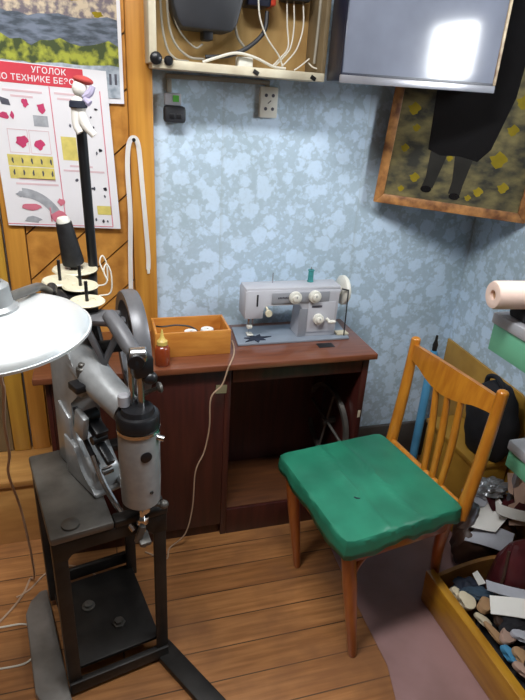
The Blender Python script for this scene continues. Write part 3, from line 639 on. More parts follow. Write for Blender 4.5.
# ------------------------------------------------------------------ posters
def quad(TL, TR, BR, BL, y):
    def f(u, v, d=0):
        x = (1 - v) * ((1 - u) * TL[0] + u * TR[0]) + v * ((1 - u) * BL[0] + u * BR[0])
        z = (1 - v) * ((1 - u) * TL[1] + u * TR[1]) + v * ((1 - u) * BL[1] + u * BR[1])
        return V((x, y - d, z))
    return f
def patch(b, f, uvs, d, th=.0006):
    a = [b.verts.new(f(u, v, d)) for u, v in uvs]; c = [b.verts.new(f(u, v, d + th)) for u, v in uvs]
    n = len(uvs); b.faces.new(a); b.faces.new(c[::-1])
    for i in range(n): b.faces.new((a[i], a[(i + 1) % n], c[(i + 1) % n], c[i]))
def rect(b, f, u0, v0, u1, v1, d=.0016, th=.0006): patch(b, f, [(u0, v0), (u1, v0), (u1, v1), (u0, v1)], d, th)
def blob(b, f, u, v, ru, rv, d=.0023, n=12, jag=.25):
    patch(b, f, [(u + ru * (1 + jag * math.sin(k * 2.3 + u * 40)) * math.cos(2 * PI * k / n), v + rv * (1 + jag * math.cos(k * 1.7 + v * 30)) * math.sin(2 * PI * k / n)) for k in range(n)], d)

CP = thing('city_poster', 'colour photo poster of a town, river and trees behind the safety poster', 'poster', (-.2, 1.93, 1.51))
fq = quad((-.60, 2.16), (.112, 2.16), (.112, 1.512), (-.60, 1.505), 1.9365)
b = bm_new(); rect(b, fq, 0, 0, 1, 1, 0, .0015); obj('sheet', b, 'p_white', CP, False)
z2v = lambda z: (2.16 - z) / .65
def band(m, za, zb, name, wob=.012, d=.0016):
    b = bm_new(); n = 26; top = [(k / n * .985, z2v(zb) + wob * math.sin(k * 2.1) * math.cos(k * .9)) for k in range(n + 1)]
    patch(b, fq, top + [(.985, z2v(za)), (0, z2v(za))], d); return obj(name, b, m, CP, False)
band('c_city', 1.60, 2.15, 'town_roofs', 0); band('c_river', 1.60, 1.735, 'river', .012, .0023); band('c_tree', 1.57, 1.668, 'trees', .025, .0030); fcd = band('c_fac', 1.525, 1.612, 'facade', .006, .0037)
b = bm_new()
for k in range(22): rect(b, fq, .502 + k * .022, z2v(1.592), .512 + k * .022, z2v(1.562), .0044)
islands('facade_window', b, 'p_dark', CP)
b = bm_new(); blob(b, fq, .91, z2v(1.745), .022, .012, .0023); blob(b, fq, .82, z2v(1.78), .02, .01, .0023); islands('yellow_roof', b, 'pic_y', CP)

SP = thing('safety_poster', 'white workplace safety poster with red Cyrillic heading and pink pictures', 'poster', (-.09, 1.925, 1.13))
f = quad((-.275, 1.612), (.062, 1.600), (.083, 1.127), (-.262, 1.141), 1.928)
b = bm_new(); rect(b, f, 0, 0, 1, 1, 0, .0015); obj('sheet', b, 'p_white', SP, False)
b = bm_new(); rect(b, f, 0, .005, .80, .118); obj('red_heading', b, 'p_red', SP, False)
b = bm_new()
for u in (.50, .925): rect(b, f, u, .12, u + .008, .985)
rect(b, f, 0.0, .985, .93, .99); islands('red_rule', b, 'p_pink', SP)
b = bm_new()
for (u0, v0, u1) in ((.12, .155, .44), (.18, .185, .36), (.54, .15, .75), (.56, .18, .72), (.15, .685, .46), (.12, .715, .48), (.60, .585, .80), (.54, .615, .90), (.02, .155, .08)):
    rect(b, f, u0, v0, u1, v0 + .012)
islands('pink_caption', b, 'p_pale', SP)
b = bm_new()
for (u, v, ru, rv) in ((.29, .225, .028, .025), (.42, .25, .035, .028), (.10, .31, .05, .018), (.17, .305, .015, .022), (.22, .455, .05, .034), (.36, .47, .042, .03)): blob(b, f, u, v, ru, rv)
islands('crimson_picture', b, 'p_dpink', SP)
b = bm_new(); blob(b, f, .22, .87, .085, .022, .0030, jag=.12); blob(b, f, .455, .935, .075, .045, .0030, jag=.12); blob(b, f, .485, .83, .03, .024, .0030); rect(b, f, .375, .87, .385, .965, .0030); islands('red_car', b, 'p_pink', SP)
b = bm_new()
for q in ((.11, .385, .27, .525), (.285, .385, .45, .525)):
    rect(b, f, q[0], q[1], q[2], q[1] + .004); rect(b, f, q[0], q[3], q[2], q[3] + .004); rect(b, f, q[0], q[1], q[0] + .005, q[3]); rect(b, f, q[2], q[1], q[2] + .005, q[3])
obj('picture_outline', b, 'p_pale', SP, False)
b = bm_new(); rect(b, f, .08, .54, .46, .61); rect(b, f, .08, .615, .46, .69); rect(b, f, .55, .41, .68, .555); rect(b, f, .80, .845, .93, .905); islands('yellow_panel', b, 'p_yel', SP)
b = bm_new()
patch(b, f, [(.08, .20), (.16, .215), (.17, .25), (.10, .245)], .0016)
for k in range(5): blob(b, f, .12 + k * .08, .575, .008, .02, .0023, 8); blob(b, f, .12 + k * .08, .65, .008, .02, .0023, 8)
random.seed(3)
for k in range(26): blob(b, f, random.choice((.58, .64, .78, .84, .89)) + random.uniform(-.015, .015), random.choice((.23, .28, .34, .48, .50, .68, .73, .78, .94, .95)), random.uniform(.006, .014), random.uniform(.006, .012), .0023, 7)
islands('ink_figure', b, 'p_dark', SP)
b = bm_new(); rect(b, f, .34, .295, .46, .36)
arc = [(.16 + .36 * math.sin(t), 1.05 - .30 * math.cos(t)) for t in [k * .12 for k in range(13)]]; arc2 = [(.16 + .28 * math.sin(t), 1.05 - .24 * math.cos(t)) for t in [k * .12 for k in range(13)]]
patch(b, f, [q for q in arc if q[1] < .97] + [q for q in arc2 if q[1] < .97][::-1], .0016)
blob(b, f, .22, .955, .07, .02, .0023); blob(b, f, .16, .79, .05, .02, .0023); islands('grey_picture', b, 'p_grey', SP)
def text(body, loc, size, m, parent, name):
    cu = bpy.data.curves.new(name, 'FONT'); cu.body = body; cu.size = size; cu.extrude = .0004; cu.offset = .00025; cu.align_x = 'CENTER'; cu.space_character = 1.05
    tmp = bpy.data.objects.new(name, cu); COL.objects.link(tmp); bpy.context.view_layer.update()
    me = bpy.data.meshes.new_from_object(tmp.evaluated_get(bpy.context.evaluated_depsgraph_get())); bpy.data.objects.remove(tmp)
    me.transform(MW[parent.name].inverted() @ Matrix.Translation(loc) @ Euler((PI / 2, .03, 0)).to_matrix().to_4x4())
    me.materials.clear(); me.materials.append(M[m])
    o = bpy.data.objects.new(name, me); COL.objects.link(o); o.parent = parent; return o
text('УГОЛОК', (-.100, 1.9255, 1.5825), .0225, 'p_white', SP, 'heading_text')
text('ПО ТЕХНИКЕ БЕЗОП', (-.130, 1.9255, 1.5595), .0225, 'p_white', SP, 'heading_text')

# ------------------------------------------------------------------ wall box with cables
B = thing('cable_cabinet', 'open shallow wall cabinet full of cables at the top of the photo', 'cabinet', (.45, 1.88, 1.62))
cx0, cx1, cy0, cy1, cz0, cz1 = .188, .708, 1.80, WY, 1.615, 2.15
obj('back_panel', bx(bm_new(), cx0 + .012, cx1 - .012, cy1 - .03, cy1 - .002, cz0 + .012, cz1, 0), 'plyback', B)
b = bm_new(); box(b, ((cx0 + cx1) / 2, (cy0 + cy1 - .002) / 2, cz0 + .004), (cx1 - cx0, cy1 - cy0 - .002, .014), (0, .012, 0), .003); obj('bottom_board', b, 'cream', B)
obj('front_lip', box(bm_new(), ((cx0 + cx1) / 2, cy0 - .002, cz0 + .009), (cx1 - cx0 + .004, .010, .024), (0, .012, 0), .003), 'cream', B)
obj('side_board', bx(bm_new(), cx0 - .010, cx0 + .0115, cy0 - .004, cy1 - .002, cz0 + .013, cz1, .003), 'cream', B)
obj('side_board', bx(bm_new(), cx1 - .0115, cx1 + .004, cy0 - .004, cy1 - .002, cz0 + .006, cz1, .003), 'brown_wall', B)
obj('top_board', bx(bm_new(), cx0 - .010, cx1 + .004, cy0 - .004, cy1 - .002, cz1 + .0005, cz1 + .014, .003), 'cream', B)
for (x, z, r) in ((.196, 1.640, .017), (.231, 1.636, .013)):
    b = bm_new(); lathe(b, [(0, 0), (r, 0), (r, .006), (r * .6, .012), (0, .013)], (x, cy0 - .009, z), (0, -1, 0), 20); obj('knob', b, 'black', B)
for (x, z) in ((.49, 1.622), (.672, 1.618)):
    b = bm_new(); box(b, (x, cy0 - .0085, z), (.018, .003, .012), (0, .5, 0), .001); obj('catch', b, 'iron', B)
cb = bm_new()
def cable(pts, r, m, label=None):
    b = bm_new(); tube(b, pts, r * .72, 6, 7); o = obj('cable', b, m, B)
    if label: o['label'] = label
yb = 1.88
cable([(.215, yb, 2.1), (.222, yb, 1.78), (.235, yb - .01, 1.68), (.26, yb - .02, 1.645), (.30, yb - .02, 1.640)], .005, 'wire_g')
cable([(.235, yb, 2.1), (.240, yb, 1.80), (.255, yb, 1.70), (.30, yb, 1.655), (.35, yb, 1.65)], .005, 'wire_g')
cable([(.25, yb + .02, 2.1), (.254, yb + .02, 1.83), (.27, yb, 1.73), (.32, yb, 1.68), (.345, yb, 1.69)], .004, 'wire_g')
cable([(.35, yb - .02, 1.655), (.42, yb - .02, 1.664), (.48, yb - .02, 1.69), (.53, yb - .01, 1.735), (.54, yb, 1.79)], .009, 'blackm')
cable([(.34, yb - .03, 1.641), (.38, yb - .03, 1.655), (.44, yb - .03, 1.672), (.50, yb - .03, 1.664), (.56, yb - .03, 1.643), (.60, yb - .03, 1.64)], .006, 'wire')
cable([(.502, yb - .03, 1.82), (.510, yb - .03, 1.77), (.535, yb - .03, 1.72), (.575, yb - .03, 1.675), (.59, yb - .03, 1.645)], .0035, 'wire')
for k, (xa, xb) in enumerate(((.603, .61), (.625, .618), (.655, .64))):
    cable([(xa, yb + .01, 1.83), (xa + .003, yb, 1.76), (xb, yb - .01, 1.70), (xb - .03, yb - .02, 1.665), (xb - .05, yb - .02, 1.645)], .0032, 'wire')
cable([(.625, yb - .04, 1.637), (.645, yb - .04, 1.650), (.672, yb - .04, 1.672)], .003, 'wire')
cable([(.70, yb - .05, 1.645), (.685, yb - .04, 1.650), (.672, yb - .03, 1.662)], .003, 'wire')
cable([(.692, yb - .04, 2.1), (.693, yb - .04, 1.80), (.689, yb - .04, 1.66)], .006, 'wire_g')
cable([(.44, yb, 1.83), (.437, yb, 1.78), (.45, yb, 1.72), (.475, yb, 1.69)], .006, 'wire_g')
b = bm_new(); bx(b, .452, .500, 1.865, 1.905, 1.6285, 1.665, .006); obj('white_clip', b, 'white', B)
b = bm_new(); bx(b, .345, .375, 1.87, 1.93, 1.70, 1.76, .006); obj('black_adapter', b, 'blackm', B)
# meter, junction box, breaker
b = bm_new(); prism(b, [(.262, 1.745), (.275, 1.725), (.42, 1.722), (.437, 1.742), (.452, 1.80), (.455, 2.0), (.247, 2.0), (.250, 1.78)], (0, 1.825, 0), (1, 0, 0), (0, 0, 1), (0, .113, 0), bev=.010); mt = obj('meter', b, 'blackm', B, label='black rounded meter housing')
b = bm_new(); bx(b, .265, .44, 1.8205, 1.8248, 1.81, 1.97, .001); obj('meter_window', b, 'navy', mt)
b = bm_new(); bx(b, .475, .545, 1.86, 1.938, 1.800, 1.90, .005); jb = obj('junction_box', b, 'navy', B)
b = bm_new(); bx(b, .5455, .562, 1.865, 1.938, 1.805, 1.86, .003); obj('red_switch', b, 'red_p', jb)
b = bm_new(); bx(b, .590, .672, 1.87, 1.938, 1.825, 1.91, .004); br = obj('breaker', b, 'blackm', B)
for k in range(3):
    b = bm_new(); bx(b, .597 + k * .026, .613 + k * .026, 1.862, 1.8698, 1.85, 1.88, .002); obj('toggle', b, 'navy', br)

b = bm_new(); bx(b, .245, .585, WY - .012, WY, 1.592, 1.606, .002); bx(b, .572, .585, WY - .012, WY, 1.587, 1.5915, .001); bx(b, .247, .262, WY - .012, WY, 1.552, 1.5915, .001)
tag(obj('cable_trunking', b, 'wire_g'), 'thin grey cable trunking on the wallpaper under the wall cabinet', 'trunking')
SK = thing('wall_socket', 'white double wall socket with four holes under the cable cabinet', 'socket', (.58, 1.96, 1.49))
obj('face_plate', bx(bm_new(), .552, .614, WY - .020, WY, 1.492, 1.587, .005), 'white', SK)
b = bm_new()
for x in (.572, .596):
    for z in (1.520, 1.561): cyl(b, (x, WY - .0195, z), (x, WY - .0212, z), .0055, n=12)
islands('socket_hole', b, 'p_dark', SK)
b = bm_new(); box(b, (.584, WY - .0207, 1.541), (.014, .0012, .003), (0, -.7, 0), 0); obj('screw', b, 'iron_l', SK)
BL = thing('plug_adapter', 'black plug-in adapter with a small green label on the wallpaper at left', 'adapter', (.27, 1.95, 1.47))
obj('grey_cover', bx(bm_new(), .238, .290, WY - .030, WY, 1.515, 1.551, .004), 'trayl', BL)
obj('body', bx(bm_new(), .234, .302, WY - .048, WY, 1.464, 1.5145, .010), 'blackm', BL)
obj('label_sticker', bx(bm_new(), .263, .282, WY - .0312, WY - .0302, 1.526, 1.545, 0), 'greenp', BL)
b = bm_new()
for x in (.250, .272): bx(b, x, x + .016, WY - .051, WY - .0482, 1.478, 1.492, .003)
obj('socket_recess', b, 'black', BL)

# ------------------------------------------------------------------ television
TV = thing('television', 'large wall-mounted flat television with grey glossy screen and dark sides', 'television', (.95, 1.74, 1.61))
ty, tb = 1.68, 1.785; tx0, tx1, tz0, tz1 = .712, 1.243, 1.608, 1.945
obj('housing', bx(bm_new(), tx0, tx1 - .004, ty + .006, tb, tz0 + .004, tz1, .004), 'navy', TV)
b = bm_new(); bx(b, tx0, tx1, ty - .004, ty + .0055, tz0, tz0 + .022, .003); obj('bottom_bezel', b, 'silver', TV)
b = bm_new(); bx(b, tx1 - .010, tx1, ty - .004, ty + .0055, tz0 + .0222, tz1, .002); obj('side_bezel', b, 'worn', TV, label='right edge with worn paint')
b = bm_new(); bx(b, tx0, tx0 + .006, ty - .004, ty + .0055, tz0 + .0222, tz1, .002); obj('side_bezel', b, 'navy', TV)
b = bm_new(); bx(b, tx0 + .006, tx1 - .010, ty - .004, ty + .0055, tz1 - .012, tz1, .002); obj('top_bezel', b, 'navy', TV)
b = bm_new(); bx(b, tx0 + .0062, tx1 - .0102, ty, ty + .0055, tz0 + .0222, tz1 - .0122, 0); obj('screen', b, 'tv', TV)
b = bm_new(); bx(b, tx0 + .0062, tx1 - .0102, ty - .0012, ty - .0002, tz0 + .0225, tz0 + .028, 0); obj('screen_bottom_line', b, 'navy', TV)  # thin dark line along the bottom of the screen
b = bm_new(); bx(b, .84, .96, WY - .012, WY, 1.72, 1.84, .003); bx(b, .87, .93, tb, WY - .012, 1.75, 1.81, .003); obj('wall_bracket', b, 'iron', TV)

# ------------------------------------------------------------------ picture hung across the corner
ang = math.atan2(-.231, .455)
PC = thing('framed_picture', 'large framed print of dark coat and legs on autumn leaves across the corner', 'picture', (1.24, 1.82, 1.2))
e = V((math.cos(ang), math.sin(ang), 0)); nrm = V((math.sin(ang), -math.cos(ang), 0))   # nrm towards the room
tl = math.radians(3.2); ex = e * math.cos(tl) - V((0, 0, 1)) * math.sin(tl); ez = V((0, 0, 1)) * math.cos(tl) + e * math.sin(tl)
o0 = V((1.008, 1.938, 1.224)); W, H = .545, .82
def pr_(u, v, d=0): return o0 + ex * u + ez * v + nrm * d
def pprism(b, pts, d0, d1, bev=0): return prism(b, pts, o0 + nrm * d0, ex, ez, nrm * (d1 - d0), bev)
fwid = .033
for pts in ([(0, 0), (W, 0), (W - fwid, fwid), (fwid, fwid)], [(0, 0), (fwid, fwid), (fwid, H - fwid), (0, H)], [(W, 0), (W, H), (W - fwid, H - fwid), (W - fwid, fwid)], [(0, H), (fwid, H - fwid), (W - fwid, H - fwid), (W, H)]):
    obj('frame_rail', pprism(bm_new(), pts, 0, .02, .003), 'frame', PC)
obj('print', pprism(bm_new(), [(fwid - .004, fwid - .004), (W - fwid + .004, fwid - .004), (W - fwid + .004, H - fwid), (fwid - .004, H - fwid)], .004, .009), 'pic', PC, False)
obj('printed_coat', pprism(bm_new(), [(.155, .205), (.20, .190), (.265, .195), (.33, .185), (.365, .23), (.40, .40), (.40, .77), (.15, .77), (.140, .40)], .0092, .0098), 'pic_d', PC, False)
obj('printed_legs', pprism(bm_new(), [(.165, .2), (.225, .196), (.205, .10), (.20, .075), (.16, .075), (.168, .11)], .0092, .0096), 'pic_g', PC, False)
obj('printed_legs', pprism(bm_new(), [(.25, .2), (.315, .194), (.302, .10), (.30, .065), (.258, .065), (.262, .11)], .0092, .0096), 'pic_g', PC, False)
b = bm_new()
for (u, v, r) in ((.178, .07, .02), (.282, .058, .02)): pprism(b, [(u + r * math.cos(t * .6), v + .6 * r * math.sin(t * .6)) for t in range(10)], .0097, .0103)
islands('printed_shoe', b, 'pic_d', PC)
b = bm_new(); random.seed(5)
leaf = [(.13, .105, .018), (.40, .20, .03), (.42, .30, .02), (.36, .085, .018), (.08, .33, .022), (.075, .20, .015), (.33, .06, .012), (.44, .11, .02), (.10, .27, .014), (.43, .39, .025), (.235, .185, .012), (.09, .06, .012)]
for (u, v, r) in leaf:
    pprism(b, [(u + r * (1 + .3 * math.sin(3 * k)) * math.cos(2 * PI * k / 11), v + .8 * r * (1 + .3 * math.cos(4 * k)) * math.sin(2 * PI * k / 11)) for k in range(11)], .0092, .0094)
islands('printed_leaf', b, 'pic_y', PC)

# ------------------------------------------------------------------ chair
CH = thing('wooden_chair', 'orange lacquered wooden chair with a green oilcloth seat cover in front of the table', 'chair', (.79, 1.26, 0), 0)
cL, cB, cR, cN = V((.538, 1.452, .455)), V((.938, 1.504, .455)), V((1.002, 1.085, .455)), V((.592, 1.022, .455))
def seat(u, v, z):  # u: front->back, v: near->far
    q = cN * (1 - u) * (1 - v) + cR * u * (1 - v) + cL * (1 - u) * v + cB * u * v
    return V((q.x, q.y, z))
b = bm_new(); prism(b, [tuple(seat(*q, 0).xy) for q in ((.04, .04), (.96, .04), (.96, .96), (.04, .96))], (0, 0, .425), (1, 0, 0), (0, 1, 0), (0, 0, .03), bev=.006); obj('seat', b, 'chairleg', CH)
# green cover: draped sheet with rounded corners and a short skirt
def superq(t, k):  # unit rounded square outline
    c, s_ = math.cos(t), math.sin(t); n_ = 20.
    r = (abs(c) ** n_ + abs(s_) ** n_) ** (-1 / n_); return .5 + k * .5 * r * c, .5 + k * .5 * r * s_
b = bm_new(); NT = 96; rings = []
ctr = [b.verts.new(seat(.5, .5, .482))]
ks = [.1, .2, .3, .4, .5, .6, .7, .8, .88, .95, .992, 1.004, 1.010, 1.016, 1.024]
for i, k in enumerate(ks):
    ring = []
    for j in range(NT):
        t = 2 * PI * j / NT; u, v = superq(t, k)
        wr = .0012 * math.sin(v * 17 + u * 2) + .001 * math.sin(u * 29 + 5 * v) + .009 * math.exp(-((u - .34 - .03 * v) / .025) ** 2) + .007 * math.exp(-((u - .62 + .05 * v) / .02) ** 2)
        z = .482 + wr * (1 if k < .97 else .3)
        if k >= .99:
            dz = {.992: .0, 1.004: .003, 1.010: .018, 1.016: .034, 1.024: .050}[k]
            near = max(0, math.cos(t + 3 * PI / 4)) ** 6
            z -= dz * (1 + .25 * near + .12 * math.sin(t * 9 + 1) + .10 * math.sin(t * 21)) * (1 if k > 1 else .6)
            u += .004 * math.sin(t * 23) * (k > 1.0); v += .004 * math.cos(t * 19) * (k > 1.0)
        ring.append(b.verts.new(seat(u, v, z)))
    rings.append(ring)
for j in range(NT): b.faces.new((ctr[0], rings[0][j], rings[0][(j + 1) % NT]))
for a_, c_ in zip(rings, rings[1:]):
    for j in range(NT): b.faces.new((a_[j], c_[j], c_[(j + 1) % NT], a_[(j + 1) % NT]))
cv = obj('seat_cover', b, 'green', CH, label='green oilcloth tied over the seat')
md = cv.modifiers.new('thick', 'SOLIDIFY'); md.thickness = .002; md.offset = 1
b = bm_new(); tube(b, [seat(.30, .36, .4855), seat(.31, .34, .487), seat(.34, .33, .486), seat(.35, .35, .4855)], .002, 5, 6); obj('tear', b, 'cloth_n', cv)
# legs
for (q, ft) in (((.09, .92), (.631, 1.414)), ((.09, .08), (.681, 1.035))):
    tp = seat(*q, .424); b = bm_new(); lathe(b, [(0, 0), (.012, 0), (.0135, .01), (.0215, .28), (.0215, (tp - V((*ft, .003))).length), (0, (tp - V((*ft, .003))).length)], (*ft, .0031), tp - V((*ft, .003)), 18); obj('leg', b, 'chairleg', CH)
back = V((cB - cL).x, 0, ) if False else (cB - cL).normalized()
# rear legs run up into the back posts
for (q, ft, topp) in (((.97, .93), (1.055, 1.495, .0031), (1.037, 1.540, .822)), ((.97, .09), (1.085, 1.226, .0031), (1.055, 1.113, .852))):
    m0 = seat(*q, .424); m1 = V(m0); m1.z = .49
    b = bm_new(); tube(b, [V(ft), m0 + (V(ft) - m0) * .45 + V((-.010, 0, 0)), m0, ], 1, 6, 12, [.0155, .018, .021]); obj('leg', b, 'chairleg', CH)
PT = []
for (q, topp) in (((1.04, .955), V((1.040, 1.545, .826))), ((1.0, .05), V((1.060, 1.115, .850)))):
    m0 = seat(*q, .425); m0 += V((.018, 0, 0)); b = bm_new(); mid = m0.lerp(topp, .5) + V((.004, 0, 0))
    tube(b, [m0, mid, topp], 1, 6, 14, [.021, .019, .0165]); ellipsoid(b, topp, (.0165, .0165, .010)); obj('back_post', b, 'chairwood', CH); PT.append((m0, topp))
(m0, t0), (m1, t1_) = PT
# top rail: arched board with curved lower edge
b = bm_new(); upv = ((t0 - m0).normalized() + (t1_ - m1).normalized()).normalized(); along = (t1_ - t0); L = along.length; al = along.normalized(); nb_ = al.cross(upv).normalized()
n = 16; topc, botc = [], []
for k in range(n + 1):
    w_ = k / n; arch = math.sin(PI * w_)
    bow = nb_ * (.018 * arch)
    a_ = t0 + along * w_ + bow
    topc.append(a_ + upv * (-.016 + .010 * arch))
    dep = .052 + .035 * (math.sin(PI * w_) ** 2) * (1.0 if .2 < w_ < .8 else .8)
    botc.append(a_ + upv * (-.016 - dep))
rows = []
for k in range(n + 1): rows.append([b.verts.new(q) for q in (topc[k] - nb_ * .009, topc[k] + nb_ * .009, botc[k] + nb_ * .009, botc[k] - nb_ * .009)])
for a_, c_ in zip(rows, rows[1:]):
    for j in range(4): b.faces.new((a_[j], a_[(j + 1) % 4], c_[(j + 1) % 4], c_[j]))
b.faces.new(rows[0]); b.faces.new(rows[-1][::-1]); obj('top_rail', b, 'chairwood', CH)
for w_, wl_ in ((.42, .50), (.56, .61), (.70, .72)):
    hi = t0 + along * w_ + nb_ * (.018 * math.sin(PI * w_)) - upv * .085; lo = m0.lerp(m1, wl_) + V((0, 0, .04)) + V((.0, 0, 0))
    b = bm_new(); tube(b, [lo, lo.lerp(hi, .5) + V((.006, 0, 0)), hi], 1, 5, 12, [.011, .0125, .010]); obj('spindle', b, 'chairwood', CH)
b = bm_new(); a0, a1 = m0.lerp(m1, .04), m0.lerp(m1, .96); tube(b, [a0 + V((0, 0, .035)), a0.lerp(a1, .5) + V((0, 0, .035)), a1 + V((0, 0, .035))], .012, 4, 10); obj('lower_rail', b, 'chairwood', CH)
for (qa, qb, ft) in (((.09, .08), (.36, .08), (.681, 1.035)), ((.09, .92), (.36, .92), (.631, 1.414))):
    tp = seat(*qa, .424); st_ = tp.lerp(V((*ft, 0)), .30); b = bm_new(); tube(b, [st_, tp.lerp(st_, .5) + (seat(*qb, .424) - tp) * .30, seat(*qb, .420)], .009, 6, 8); obj('corner_brace', b, 'chairleg', CH)
b = bm_new(); q0_, q1_ = seat(.09, .1, .40), seat(.09, .9, .40); box(b, (q0_ + q1_) / 2, (.018, (q1_ - q0_).length, .048), (0, 0, math.atan2((q1_ - q0_).y, (q1_ - q0_).x) - PI / 2), .003); obj('seat_rail', b, 'chairleg', CH)
b = bm_new(); q0_, q1_ = seat(.12, .07, .40), seat(.95, .07, .40); box(b, (q0_ + q1_) / 2, ((q1_ - q0_).length, .018, .048), (0, 0, math.atan2((q1_ - q0_).y, (q1_ - q0_).x)), .003); obj('seat_rail', b, 'chairleg', CH)

# ------------------------------------------------------------------ corner behind the chair
BP = thing('blue_pipe', 'light blue painted pipe standing in the corner behind the chair', 'pipe', (1.372, 1.885, 0))
b = bm_new(); lathe(b, [(0, 0), (.019, 0), (.019, .585), (.014, .60), (0, .602)], (1.372, 1.885, .001), (-.005, 0, 1), 20); obj('pipe', b, 'blue', BP)
b = bm_new(); lathe(b, [(0, .602), (.010, .602), (.012, .63), (.006, .65), (.005, .672), (0, .674)], (1.372, 1.885, .001), (-.005, 0, 1), 12); obj('tip', b, 'iron', BP)
b = bm_new()
prism(b, [(1.935, .002), (1.935, .632), (1.455, .618), (1.10, .50), (1.10, .002)], (1.462, 0, 0), (0, 1, 0), (.0, 0, 1), (.012, 0, 0), bev=.002)
tag(recentre(obj('hardboard_sheet', b, 'board')), 'ochre hardboard sheet leaning on the right wall behind the chair', 'board')
# storage crate with black bag
CR = thing('wooden_crate', 'low ochre wooden crate behind the chair under the black bag', 'crate', (1.33, 1.52, 0))
obj('lid', bx(bm_new(), 1.295, 1.455, 1.40, 1.74, .340, .360, .003), 'board', CR)
obj('front_board', bx(bm_new(), 1.30, 1.45, 1.405, 1.42, .004, .3395, .003), 'board', CR)
obj('side_board', bx(bm_new(), 1.30, 1.315, 1.421, 1.735, .004, .3395, .003), 'board', CR)
obj('side_board', bx(bm_new(), 1.436, 1.45, 1.421, 1.735, .004, .3395, .003), 'board', CR)
def lumpy(b, c, s_, rot=(0, 0, 0), amp=.12, fr=3., sd=0, floor=None):
    g = bmesh.ops.create_icosphere(b, subdivisions=4, radius=1)['verts']
    for v in g:
        q = v.co; k = 1 + amp * (math.sin(fr * q.x * 2.1 + sd) * math.cos(fr * q.y * 1.7 + 2 * sd) + .6 * math.sin(fr * 2 * q.z + q.x * 3 + sd) + .35 * math.sin(fr * 4.3 * q.y + sd * 3 + fr * 3 * q.z))
        v.co = q * k
    bmesh.ops.scale(b, vec=s_, verts=g); _xf(b, g, c, rot)
    if floor is not None:
        for v in g:
            if v.co.z < floor: v.co.z = floor + (floor - v.co.z) * .02
    return b
BG = thing('black_bag', 'slumped black cloth bag on the ochre crate behind the chair', 'bag', (1.385, 1.46, .3605))
obj('bag_body', lumpy(bm_new(), (1.380, 1.475, .500), (.070, .125, .165), (0, 0, .05), .06, 2.6, 1.2, .3605), 'cloth_b', BG)
b = bm_new(); tube(b, [(1.36, 1.42, .62), (1.355, 1.43, .665), (1.365, 1.48, .68), (1.37, 1.53, .66), (1.375, 1.54, .61)], .009, 6, 8); obj('handle', b, 'cloth_b', BG)

# ------------------------------------------------------------------ rack with green trays at the right
RK = thing('tray_rack', 'grey rack with two mint green trays standing along the right wall', 'rack', (1.3, 1.0, 0))
def tray(xa, ya, yb_, zt, h, xb, name='tray'):
    b = bm_new(); bx(b, xa, xa + .004, yb_, ya, zt - .035 - h, zt - .0352, .001); bx(b, xa + .0042, xb, ya - .004, ya, zt - .035 - h, zt - .0352, .001); bx(b, xa + .0042, xb, yb_, ya - .0042, zt - .035 - h, zt - .031 - h, 0)
    t_ = obj(name, b, 'trayg', RK)
    b = bm_new(); bx(b, xa - .008, xb, yb_, ya + .006, zt - .035, zt, .006); obj('rim', b, 'trayl', t_)
tray(1.133, 1.30, .45, 1.017, .085, 1.46); tray(1.215, 1.19, .45, .625, .06, 1.46)
for (x, y) in ((1.262, 1.318), (1.445, 1.318), (1.20, .46), (1.445, .46)):
    pass
for (x, y) in ((1.415, 1.317), (1.475, 1.317), (1.475, .44), (1.415, .44)):
    b = bm_new(); bx(b, x - .011, x + .011, y - .0095 if y > 1 else y - .009, y + .0095, .002, 1.10 if x > 1.4 else .89, .002); obj('post', b, 'post', RK)
b = bm_new(); bx(b, 1.427, 1.463, 1.309, 1.325, .54, .56, .002); obj('rail', b, 'post', RK)
b = bm_new(); bx(b, 1.408, 1.422, .45, 1.307, .518, .5295, .002); obj('rail', b, 'post', RK)
PD = tag(recentre(obj('folded_felt', bx(bm_new(), 1.145, 1.44, 1.03, 1.27, 1.0172, 1.055, .012), 'cloth_b')), 'folded black felt on the upper green tray under the pink roll', 'cloth')
RL_ = thing('pink_roll', 'pale pink roll of material lying on the upper tray at the right edge', 'roll', (1.24, 1.225, 1.0555))
b = bm_new(); c0 = V((1.048, 1.237, 1.096)); cdir = V((.98, -.12, 0)).normalized(); lathe(b, [(.014, .002), (.030, 0), (.037, .002), (.040, .008), (.040, .335), (.037, .341), (.014, .341)], c0, cdir, 32, close=True); obj('roll', b, 'pink', RL_)
b = bm_new(); lathe(b, [(.0, .012), (.0138, .012), (.0138, .33), (0, .33)], c0, cdir, 16); obj('core', b, 'tan', RL_)

# ------------------------------------------------------------------ drawer of shoe parts on the floor
DR = thing('open_drawer', 'ochre open wooden drawer full of shoe parts on the floor at lower right', 'drawer', (1.22, .85, 0))
dz = .138
b = bm_new(); prism(b, [(0, .004), (.022, .004), (.026, dz), (-.006, dz)], (1.022, .50, 0), (1, 0, 0), (0, 0, 1), (-.018, .675, 0), bev=.003); obj('side_board', b, 'drawer', DR)
b = bm_new(); pts = [(0, .004), (.413, .004), (.413, dz * .75)] + [(.413 - .413 * k / 12, dz * (.80 + .28 * math.sin(PI * k / 12))) for k in range(13)]; prism(b, pts, (1.032, 1.160, 0), (1, 0, 0), (0, 0, 1), (0, .014, 0), bev=.002); obj('end_board', b, 'drawer_e', DR)
obj('bottom', bx(bm_new(), 1.050, 1.444, .51, 1.1595, .004, .012, 0), 'drawer_e', DR)
b = bm_new(); bx(b, 1.4455, 1.458, .50, 1.175, .004, dz, .003); obj('side_board', b, 'drawer', DR)
b = bm_new(); bx(b, 1.050, 1.444, .496, .4995, .004, dz, .003); obj('end_board', b, 'drawer', DR)

